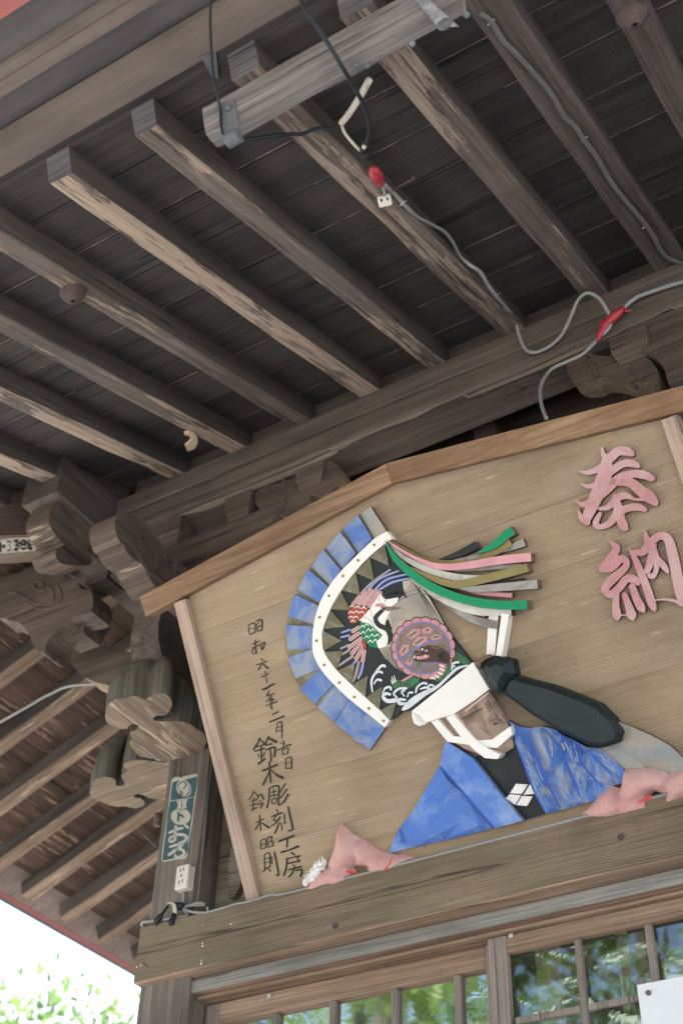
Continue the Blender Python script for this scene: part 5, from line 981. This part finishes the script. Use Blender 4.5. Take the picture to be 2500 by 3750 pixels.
# surface socket
b = MB(); p0 = atY('K5', 352, 1452, 3.60); p1 = atY('K5', 498, 1202, 3.60); xa, xb, za, zb = p0.x, p1.x, p0.z - .003, p1.z + .001
b.box((xa, 3.604, za), (xb, 3.638, zb), 'plastic_white', ch=.004); b.box((xa + .001, 3.6375, za + .001), (xb + .002, 3.6405, zb - .001), 'plastic_white', ch=.001)
sock = b.build('wall_socket', None, ID); tag(sock, 'ivory surface-mounted double power socket under the teal sticker on the corner pillar', 'socket')
b = MB(); wx = xb - xa; hz = zb - za
for u, v in ((.36, .78), (.62, .80), (.36, .28), (.62, .30)): b.box((xa + wx * u - .0015, 3.6025, za + hz * v - .007), (xa + wx * u + .0015, 3.6045, za + hz * v + .007), 'slot', ch=0)
b.build('slot', sock, ID); b = MB(); c_ = Vector((xa + wx * .49, 3.604, za + hz * .54)); b.tube([c_ + Vector((0, .001, 0)), c_ + Vector((0, -.003, 0))], .0042, 'metal', 10); b.build('screw', sock, ID)
def cable(name, pts, r, mat, label, cat='cable', n=6, group=None, parent=None):
    b = MB(); b.tube([Vector(p[:3]) for p in catmull([tuple(p) for p in pts], n)], r, mat, 8); o = b.build(name, parent, ID, True)
    if not parent: tag(o, label, cat, group)
    return o
yc = 3.628
cable('cable', [atY('K5', 452, 1475, 3.632), atY('K5', 452, 1530, 3.632), atY('K5', 450, 1580, 3.63), atY('K5', 470, 1612, yc), atY('K5', 520, 1610, 3.62), atY('K5', 570, 1590, 3.615), atY('K5', 640, 1588, 3.63), atY('K5', 640, 1606, 3.635), atY('K5', 560, 1606, 3.62), atY('K5', 480, 1618, 3.622), atY('K5', 440, 1645, 3.622), atY('K5', 485, 1680, 3.625), atY('K5', 470, 1710, 3.62), atY('K5', 330, 1735, 3.61), atY('K5', 150, 1760, 3.605), atY('K5', 70, 1768, 3.605), atY('K5', 50, 1790, 3.61), atY('K5', 70, 1810, 3.625)], .0055, 'cable', 'grey cable dropping from the ivory socket and looping along the left end of the lintel')
b = MB(); c0 = atY('K5', 365, 1612, 3.612); c1 = atY('K5', 445, 1618, 3.612); b.tube([c0, c1], .014, 'rubber', 10); jb = b.build('cable_joint', None, ID, True); tag(jb, 'black rubber cable joint with two wired plug ends at the foot of the pillar', 'connector')
for pa, pb in (((305, 1610), (175, 1790)), ((365, 1690), (325, 1795))):
    a = atY('K5', *pa, 3.598); c = atY('K5', *pb, 3.592); d = (c - a)
    b = MB(); b.tube([a, a + d * .45, a + d * .55, a + d * .85, c], .005, 'rubber', 10, rs=[.005, .006, .011, .0125, .009] if pa[0] < 320 else [.009, .0095, .011, .0125, .0105]); b.build('plug_end', jb, ID, True)
for k in (0, 1, 2):
    b = MB(); b.tube(catmull([tuple(atY('K5', 300 + 9 * k, 1590 - 3 * k, 3.602)), tuple(atY('K5', 335 + 12 * k, 1585 + 2 * k, 3.594)), tuple(atY('K5', 352 + 13 * k, 1630, 3.594)), tuple(atY('K5', 358 + 10 * k, 1695, 3.598))], 5), .0028, 'cable_w', 6); b.build('wire', jb, ID, True)
cable('cable', [atY('K5', 450, 1640, 3.618), atY('K5', 520, 1668, 3.612), atY('K5', 640, 1680, 3.604), atY('K5', 780, 1650, 3.604), atY('K5', 940, 1600, 3.604), atY('K5', 1040, 1582, 3.604), atY('K5', 1160, 1550, 3.604), atY('K5', 1300, 1505, 3.603), atY('K5', 1568, 1462, 3.603), atY('K21', 0, 530, 3.602), atY('K21', 600, 372, 3.602), atY('K21', 1100, 235, 3.602), atY('K21', 1568, 112, 3.602), (-.5, 3.602, 3.571)], .0055, 'cable', 'long grey cable running along the top edge of the lintel below the plaque')
b = MB(); a = atY('K12', 945, 352, 3.600); b.tube([a, a + Vector((0, -.008, .012))], .002, 'bright_metal', 6); a = atY('K21', 1102, 232, 3.600); b.tube([a, a + Vector((0, -.008, .012))], .002, 'bright_metal', 6)
tag(b.build('cable_clip', None, ID), 'tiny metal clips pinning the grey cable to the lintel', 'clip')
cable('cable', [atY('K10', -200, 760, 3.9), atY('K10', 0, 660, 3.9), atY('K10', 250, 520, 3.9), atY('K10', 400, 435, 3.9), atY('K10', 660, 352, 3.9), atY('K25', 1260, 498, 3.9), atY('K25', 1420, 390, 3.9), atY('K25', 1500, 330, 3.92)], .007, 'cable', 'pale grey cable strung freely past the left rafters to the carved brackets')
cable('wire', [atY('K5', 70, 942, 3.66), atY('K5', 120, 985, 3.66), atY('K5', 190, 1050, 3.66)], .002, 'cable_dk', 'short thin bent wire sticking out beside the pillar edge', 'wire')
b = MB(); q0 = atY('K5', 205, 790, 3.70); b.tube([q0 + Vector((0, 0, .025)), q0, q0 + Vector((0, 0, -.025))], .016, 'bracket', 10); tag(b.build('wooden_peg', None, ID, True), 'small wooden peg on the left edge of the pillar behind the teal sticker', 'peg')
# printed paper slip on the hip rafter
HN = Vector((-.2, -.2, 1)); HP0 = Vector((-3.46, 3.28, 5.575 - .1545))
def onhip(k, a, c): return on(k, a, c, HP0, HN)
hip_bottom_p = hp + Vector((0, 0, -.005))
hn = frame(hip_bottom_p, hd, (0, 0, 1)).to_3x3().col[2]
def onhip(k, a, c, off=.0015): return on(k, a, c, hip_bottom_p - hn * off, hn)
def flatH(mb, pts, off, mat):
    q = [onhip('K23', a, c, off) for a, c in pts]; nn = Vector((0, 0, 0))
    for i in range(len(q)): nn += q[i].cross(q[(i + 1) % len(q)])
    mb.face(q if nn.z < 0 else q[::-1], mat)
b = MB(); q = [onhip('K23', a, c, .003) for a, c in [(-260, 1215), (0, 1190), (165, 1162), (417, 1150), (412, 1312), (200, 1324), (0, 1338), (-260, 1350)]]; b.prism(q, hn * .0012, 'paper'); s2 = b.build('paper_slip', None, ID)
tag(s2, 'cream paper slip with dark diamond crest under the corner hip rafter', 'sticker')
b = MB()
def circ(x, y, r, n=14): return [(x + r * math.cos(2 * math.pi * k / n), y + r * .85 * math.sin(2 * math.pi * k / n)) for k in range(n)]
for x, y in ((192, 1196), (352, 1186), (190, 1290), (352, 1280), (-20, 1225), (-40, 1300)): flatH(b, circ(x, y, 27), .0036, 'ink')
flatH(b, [(275, 1172), (378, 1240), (275, 1304), (165, 1246)], .0042, 'ink'); flatH(b, [(200, 1262), (275, 1250), (345, 1258), (275, 1270)], .0048, 'paper')
for x, y in ((270, 1212), (232, 1240), (312, 1236)): flatH(b, circ(x, y, 8, 8), .0048, 'paper')
for q in [[(155, 1172), (160, 1178), (112, 1250), (104, 1246)], [(104, 1246), (112, 1244), (158, 1312), (150, 1314)], [(20, 1240), (70, 1232), (60, 1280), (30, 1275)], [(-10, 1200), (20, 1205), (25, 1330), (0, 1320)], [(80, 1195), (125, 1188), (120, 1210), (85, 1212)], [(85, 1296), (125, 1290), (120, 1312), (88, 1314)]]: flatH(b, q, .0036, 'ink')
b.build('printed_crest', s2, ID)

# ------------------------------------------------------------------ lamp bar, wires and things under the eaves
bar0 = front_pt(-1.483, 1.492); mwb = frame(bar0, (1, 0, 0), ROOFN)
b = MB(); Lb = .80; seg = 14
for i in range(seg):
    pass
prof = [(0, -.002), (.076, -.002), (.078, -.05), (.070, -.098), (.058, -.103), (.012, -.103), (0, -.094), (-.003, -.05)]
vs = []
for i in range(seg + 1):
    x = Lb * i / seg
    for k, (y, z) in enumerate(prof): vs.append((x + (0.012 * noise.noise(Vector((y * 30, z * 30, 2))) if i in (0, seg) else 0), y + .006 * noise.noise(Vector((x * 5, k * .6, 3))), z + .006 * noise.noise(Vector((x * 4, k * .6, 8))) * (0 if k < 2 else 1)))
fs = []
for i in range(seg):
    for k in range(8): k2 = (k + 1) % 8; fs.append((i * 8 + k, (i + 1) * 8 + k, (i + 1) * 8 + k2, i * 8 + k2))
fs += [tuple(range(8)), tuple(seg * 8 + k for k in range(8))[::-1]]
b.mesh(vs, fs, 'beam_grey'); bar = b.build('timber_bar', None, mwb)
bm = bmesh.new(); bm.from_mesh(bar.data); bmesh.ops.recalc_face_normals(bm, faces=bm.faces[:]); bm.to_mesh(bar.data); bm.free()
tag(bar, 'silvery weathered timber bar with metal straps, fixed across the rafters near the eave', 'timber bar')
def barp(k, a, c, d=0.0):   # point on the front face of the bar, d metres in front of it
    n_ = mwb.to_3x3().col[1]; return on(k, a, c, bar0 - n_ * (d + .002), n_)
b = MB(); q = [barp('K16', 448, 842, .006), barp('K16', 578, 830, .006), barp('K16', 636, 1130, .006), barp('K16', 515, 1125, .006)]; nf = mwb.to_3x3().col[1]
b.prism(q, nf * .0055, 'metal'); b.tube([q[2] * .5 + q[3] * .5 + Vector((-.02, -.004, -.012)), q[2] * .5 + q[3] * .5 + Vector((.022, -.004, -.010))], .022, 'metal', 12); b.build('metal_strap', bar, ID)
b = MB(); q = [barp('K18', 300, -40, .006), barp('K18', 395, -10, .006), barp('K18', 535, 118, .006), barp('K18', 440, 120, .006)]; b.prism(q, nf * .0055, 'metal2'); c_ = barp('K18', 475, 112, .006); b.ball(c_, .021, 'metal', 2, .25, (1, .6, 1)); b.build('metal_strap', bar, ID)
b = MB()
for k, a, c in (('K18', 575, 68), ('K16', 530, 885)): p_ = barp(k, a, c, .010); b.ball(p_, .009, 'metal', 2)
zb_ = lambda k, a, c: atRoof(k, a, c, -.106)
for a, c in ((65, 298), (118, 300), (325, 200)): b.ball(zb_('K18', a, c), .009, 'metal', 2)
b.build('bolt_head', bar, ID)
b = MB(); q = [atRoof('K16', *p, .098) for p in [(305, 458), (428, 430), (450, 640), (390, 620)]]; b.prism(q, ROOFN * -.004, 'metal'); tag(b.build('metal_plate', None, ID), 'small dark metal plate on the eave boards behind the hanging wire', 'plate')
wy = 1.40
cable('wire', [atRoof('K16', 388, -80, .02), atRoof('K16', 380, 150, .03), atRoof('K16', 388, 400, .03), atRoof('K16', 405, 620, .02), atRoof('K16', 435, 760, -.01)] + [barp('K16', 462, 900, .012), barp('K16', 470, 1020, .012), barp('K16', 490, 1105, .012), barp('K16', 525, 1135, .012)], .0042, 'rubber', 'dark wire dropping from the eave to the left end of the timber bar', 'wire')
cable('wire', [atRoof('K16', 1100, -60, -.02), atRoof('K16', 1160, 80, -.03), atRoof('K16', 1270, 240, -.06), atRoof('K16', 1360, 380, -.09), atRoof('K16', 1450, 530, -.125), atRoof('K15', 345, -30, -.13), atRoof('K15', 425, 110, -.13), atRoof('K15', 478, 230, -.12), atRoof('K15', 495, 330, -.11), atRoof('K15', 485, 400, -.10), atRoof('K15', 465, 440, -.10)], .0065, 'rubber', 'dark wire hanging across the timber bar down to a taped tip', 'wire')
b = MB(); a = atRoof('K15', 470, 425, -.10); c = atRoof('K15', 450, 500, -.09); b.tube([a, a * .5 + c * .5, c], .012, 'rubber', 10, rs=[.010, .013, .012]); d = atRoof('K15', 488, 545, -.09); b.tube([c, d], .010, 'rubber', 10, rs=[.010, .012]); b.ball(atRoof('K15', 456, 466, -.11), .008, 'cable_w', 1); tag(b.build('taped_wire_end', None, ID, True), 'black taped wire end with a pale band hanging above the red bulb', 'wire end')
cable('conduit', [atRoof('K15', 490, -10, -.10), atRoof('K15', 430, 100, -.06), atRoof('K15', 350, 225, -.03), atRoof('K15', 292, 295, -.02)], .0105, 'cable_w', 'white conduit bending down from behind the timber bar', 'conduit')
cable('wire', [atRoof('K15', 296, 310, -.02), atRoof('K15', 320, 370, -.03), atRoof('K15', 380, 445, -.05), atRoof('K15', 440, 505, -.08)], .0048, 'cable_w', 'thin cream wire between the white conduit and the black taped end', 'wire')
cable('wire', [atRoof('K15', 285, 300, -.02), atRoof('K15', 230, 340, -.03), atRoof('K15', 120, 335, -.03), atRoof('K15', 10, 375, -.035), atRoof('K16', 1060, 1100, -.04), atRoof('K16', 950, 1108, -.06), atRoof('K16', 800, 1130, -.08), atRoof('K16', 650, 1150, -.10)], .0062, 'rubber', 'dark wire running under the timber bar to the white conduit', 'wire')
# red bulb, socket plug, nail
b = MB(); a = atRoof('K15', 515, 620, -.03); c = atRoof('K15', 585, 745, -.03); d = c - a
b.tube([a - d * .06, a + d * .05, a + d * .25, a + d * .45, a + d * .65, a + d * .85, c], .02, 'redtape', 12, rs=[.004, .016, .021, .022, .018, .010, .007]); tag(b.build('red_taped_joint', None, ID, True), 'bulb-shaped joint wrapped in red tape at the end of the grey cable', 'cable joint')
P0 = atRoof('K15', 605, 860, -.05); ex_ = (atRoof('K15', 650, 880, -.05) - atRoof('K15', 565, 900, -.05)).normalized(); mwp = frame(P0, ex_, (0, .35, 1))
b = MB(); b.box((-.022, -.022, -.012), (.022, .014, .016), 'plastic_white', ch=.004); plug = b.build('socket_plug', None, mwp); tag(plug, 'cream two-slot extension socket dangling below the red taped joint', 'socket')
b = MB()
for x in (-.010, .010): b.box((x - .0028, -.016, -.0132), (x + .0028, -.006, -.0118), 'slot', ch=0)
b.build('slot', plug, mwp)
cable('wire', [atRoof('K15', 588, 748, -.03), atRoof('K15', 600, 785, -.04), atRoof('K15', 602, 830, -.045)], .0035, 'cable', 'short grey lead between the red joint and the cream socket', 'wire')
b = MB(); a = atRoof('K15', 640, 790, -.005); c = atRoof('K15', 808, 694, -.03); b.tube([a, c], .0035, 'rust', 8); b.tube([c, c + (c - a).normalized() * .002], .008, 'rust', 10); tag(b.build('long_nail', None, ID), 'long rusty nail sticking out of the rafter beside the cream socket', 'nail')
# grey cable from the red joint to the purlin, its loop and its end behind the plaque
gp = [atRoof('K15', a, c, o) for a, c, o in [(598, 735, -.02), (665, 795, -.004), (745, 880, 0), (830, 965, .02), (930, 1020, .05), (1030, 1075, .06), (1090, 1150, .055), (1140, 1250, .045), (1210, 1310, .01), (1290, 1365, -.008), (1340, 1450, -.012), (1400, 1530, -.016)]]
yk = 3.258
gk = [atY('K20', a, c, y_) for a, c, y_ in [(790, 330, 3.21), (812, 400, 3.245), (840, 470, yk), (885, 490, yk), (950, 465, yk), (1010, 410, 3.25), (1050, 330, 3.225), (1085, 250, 3.20), (1130, 217, 3.185), (1180, 240, 3.20), (1215, 290, 3.225), (1235, 340, 3.245), (1225, 380, 3.25), (1175, 430, 3.252)]] + [atY('K20', a, c, 3.262) for a, c in [(1110, 495), (1040, 530), (960, 570)]] + [atY('K20', 915, 640, 3.20), atY('K20', 915, 720, 3.10), atY('K20', 940, 795, 3.02)]
cable('cable', gp + gk, .0068, 'cable', 'grey cable from the red joint looping over the purlin to the plaque top', n=5)
cable('cable', [atY('K20', a, c, yk - .004) for a, c in [(1185, 420), (1235, 345), (1290, 290), (1350, 240), (1420, 212), (1500, 185), (1568, 166), (1680, 140)]], .0085, 'cable', 'grey cable coming in from the right along the purlin to the red tape')
b = MB()
def rag(pts, ws, d=.014):
    b.tube([atY('K14', a, c, yk - d) for a, c in pts], .012, 'redtape', 9, rs=ws)
rag([(590, 1400), (610, 1340), (640, 1280), (670, 1230), (720, 1170), (770, 1130), (830, 1080), (900, 1030)], [.005, .011, .016, .018, .019, .020, .016, .011]); rag([(885, 1060), (925, 1064), (975, 1055)], [.009, .006, .003]); rag([(625, 1190), (660, 1195), (700, 1190)], [.010, .008, .008], .02); rag([(600, 1320), (605, 1365), (612, 1395)], [.003, .006, .004], .012)
for v in range(0): pass
tape = b.build('red_tape_wrap', None, ID, True); tag(tape, 'crinkled red vinyl tape binding the grey cables together on the purlin', 'tape')
for i, v in enumerate(tape.data.vertices): v.co += Vector((noise.noise(v.co * 90), .4 * noise.noise(v.co * 80 + Vector((3, 1, 2))), noise.noise(v.co * 85 + Vector((9, 4, 2))))) * .005
# upper right cable, stapled to a rafter
cable('cable', [atRoof('K18', a, c, o) for a, c, o in [(632, 62, .0), (660, 75, -.006), (690, 105, -.008), (740, 185, -.008), (790, 235, -.008), (860, 310, -.008), (930, 390, -.008), (975, 450, -.008), (1020, 530, -.008), (1075, 585, -.008), (1110, 640, -.008), (1170, 720, -.008), (1240, 840, -.008), (1310, 930, -.008), (1395, 1030, -.008), (1445, 1110, -.008)]] + [atRoof('K14', 1240, 230, -.008), atRoof('K14', 1310, 370, -.008), atRoof('K14', 1400, 460, -.01), atRoof('K14', 1568, 525, -.01), atRoof('K14', 1700, 560, -.01)], .008, 'cable_dk', 'old dark grey cable stapled along a rafter from the timber bar to the right edge', n=4)
for k, a, c in (('K18', 690, 105), ('K18', 1117, 640), ('K18', 1395, 1040), ('K15', 742, 870), ('K15', 1415, 1530)):
    p_ = atRoof(k, a, c, .0); b = MB(); ex2 = Vector((.011, -.004, 0)); dn = Vector((0, -.012, -.016))
    b.tube([p_ - ex2, p_ - ex2 * .9 + dn, p_ + ex2 * .9 + dn, p_ + ex2], .0017, 'bright_metal', 6)
    tag(b.build('cable_staple', None, ID), 'small bright U-shaped staple holding a cable to a rafter', 'staple', 'cable staples on the rafters')
# domed caps under two rafters
for k, a, c, lab in (('K19', 335, 210, 'rusty domed iron cap on the underside of a rafter at the far left'), ('K18', 1330, 65, 'rusty domed iron cap under the reddish rafter at the upper right')):
    p_ = atRoof(k, a, c, 0); b = MB(); sl_ = ROOFN.to_track_quat('Z', 'Y').to_matrix().to_4x4(); sl_.translation = p_
    ring = [[(math.cos(2 * math.pi * i / 20) * r, math.sin(2 * math.pi * i / 20) * r, z) for i in range(20)] for r, z in ((.046, .002), (.046, -.008), (.043, -.012), (.037, -.025), (.026, -.036), (.012, -.042))]
    b.mesh([p for rg in ring for p in rg], [(i * 20 + j, (i + 1) * 20 + j, (i + 1) * 20 + (j + 1) % 20, i * 20 + (j + 1) % 20) for i in range(5) for j in range(20)] + [tuple(100 + j for j in range(20))], 'rust')
    tag(b.build('domed_cap', None, sl_, True), lab, 'iron cap')
# old nest remnant
b = MB(); cpts = [(848, 868, 8), (868, 866, 14), (888, 880, 24), (892, 900, 34), (880, 920, 36), (856, 932, 26)]
o_ = stroke_outline(cpts, 5, False); q = [atRoof('K19', a, c, -.012) for a, c in o_]
b.prism(q, ROOFN * .012, 'nest'); cc = atRoof('K19', 868, 884, -.004); tag(b.build('nest_remnant', None, ID), 'pale curled shell of an old nest stuck beside a rafter', 'nest')

# ------------------------------------------------------------------ paper notice on the right door
b = MB(); vs = []
xa, xb, za, zb = -1.283, -.70, 2.72, 3.040
for i in range(13):
    for j in range(9):
        x = xa + (xb - xa) * i / 12; z = za + (zb - za) * j / 8; vs.append((x, 3.708 + .004 * noise.noise(Vector((x * 6, z * 6, 1))), z))
b.mesh(vs, [(i * 9 + j, (i + 1) * 9 + j, (i + 1) * 9 + j + 1, i * 9 + j + 1) for i in range(12) for j in range(8)], 'notice'); nt_ = b.build('paper_notice', None, ID); tag(nt_, 'blank white paper sheet pinned on the latticed door at the lower right', 'notice')
b = MB(); p_ = atY('K6', 1366, 1075, 3.704); b.tube([p_ + Vector((0, .006, 0)), p_ + Vector((0, -.002, 0)), p_ + Vector((0, -.006, 0))], .008, 'metal', 12, rs=[.008, .008, .005]); b.build('pin', nt_, ID)

# ------------------------------------------------------------------ trees
def tree(name, base, h, cr, n, ls, mat, label, clumps=26, zlow=.35, seed=1, fine=None):
    rr = random.Random(seed); root = thing(name, label, 'tree', Matrix.Translation(base), 'trees around the hall')
    b = MB(); tops = []
    b.tube([(0, 0, -.2), (.1, 0, h * .25), (.05, .1, h * .5), (0, 0, h * .9)], .2, 'bark', 8, rs=[h * .028, h * .022, h * .015, h * .004])
    cl_ = []
    for i in range(clumps):
        u = rr.random(); z = h * (zlow + (1 - zlow) * u); rad = cr * math.sqrt(max(.05, 1 - (2 * u - .85) ** 2)) * (.35 + .65 * rr.random()); a = rr.random() * 6.283
        c = Vector((rad * math.cos(a), rad * math.sin(a), z)); cl_.append((c, cr * rr.uniform(.22, .42)))
        z0 = max(h * .2, z - rad * .7 - .3); b.tube([(0, 0, z0), tuple(c * .5 + Vector((0, 0, z0 * .5 + .1))), tuple(c)], .03, 'bark', 5, rs=[h * .008, h * .005, h * .0015])
    b.build('trunk', root, WORLD[root.name])
    me_v = []; me_f = []
    for i in range(n):
        c, r = cl_[rr.randrange(len(cl_))]; d = Vector((rr.gauss(0, 1), rr.gauss(0, 1), rr.gauss(0, .8))).normalized() * r * rr.random() ** .45; p_ = c + d
        nrm = (Vector((rr.gauss(0, 1), rr.gauss(0, 1), rr.gauss(0, 1) + .8))).normalized(); u_ = nrm.orthogonal().normalized(); u_.rotate(Matrix.Rotation(rr.random() * 6.28, 3, nrm)); v_ = nrm.cross(u_); s_ = ls * rr.uniform(.6, 1.3)
        k = len(me_v); me_v += [p_ - u_ * s_, p_ + v_ * s_ * .45, p_ + u_ * s_, p_ - v_ * s_ * .45]; me_f.append((k, k + 1, k + 2, k + 3))
    me = bpy.data.meshes.new('crown'); me.from_pydata([tuple(v) for v in me_v], [], me_f); me.materials.append(M[mat]); link('crown', me, root, WORLD[root.name])
    return root
tree('maple_tree', (-9.4, 10.2, 0), 6.5, 2.6, 5200, .075, 'leaf', 'sparse light green maple in bright sun, nearest the lower left eave', seed=3, clumps=34, zlow=.3)
tree('maple_tree', (-12.6, 11.8, 0), 7.2, 2.9, 5200, .085, 'leaf', 'bright pale green maple at the far lower left edge', seed=5, clumps=32, zlow=.3)
tree('evergreen_tree', (-4.9, -7.2, 0), 12.5, 3.4, 4600, .16, 'leaf2', 'tall green tree mirrored in the left panes of the sliding doors', seed=8, clumps=34, zlow=.2)
tree('evergreen_tree', (-9.5, -8.8, 0), 13.0, 3.6, 5000, .16, 'leaf2', 'broad green tree facing the hall across the sunlit yard', seed=9, clumps=34, zlow=.2)
tree('evergreen_tree', (-0.9, -9.5, 0), 10.5, 3.0, 3000, .16, 'leaf2', 'green tree mirrored in the right panes of the sliding doors', seed=11, clumps=30, zlow=.2)
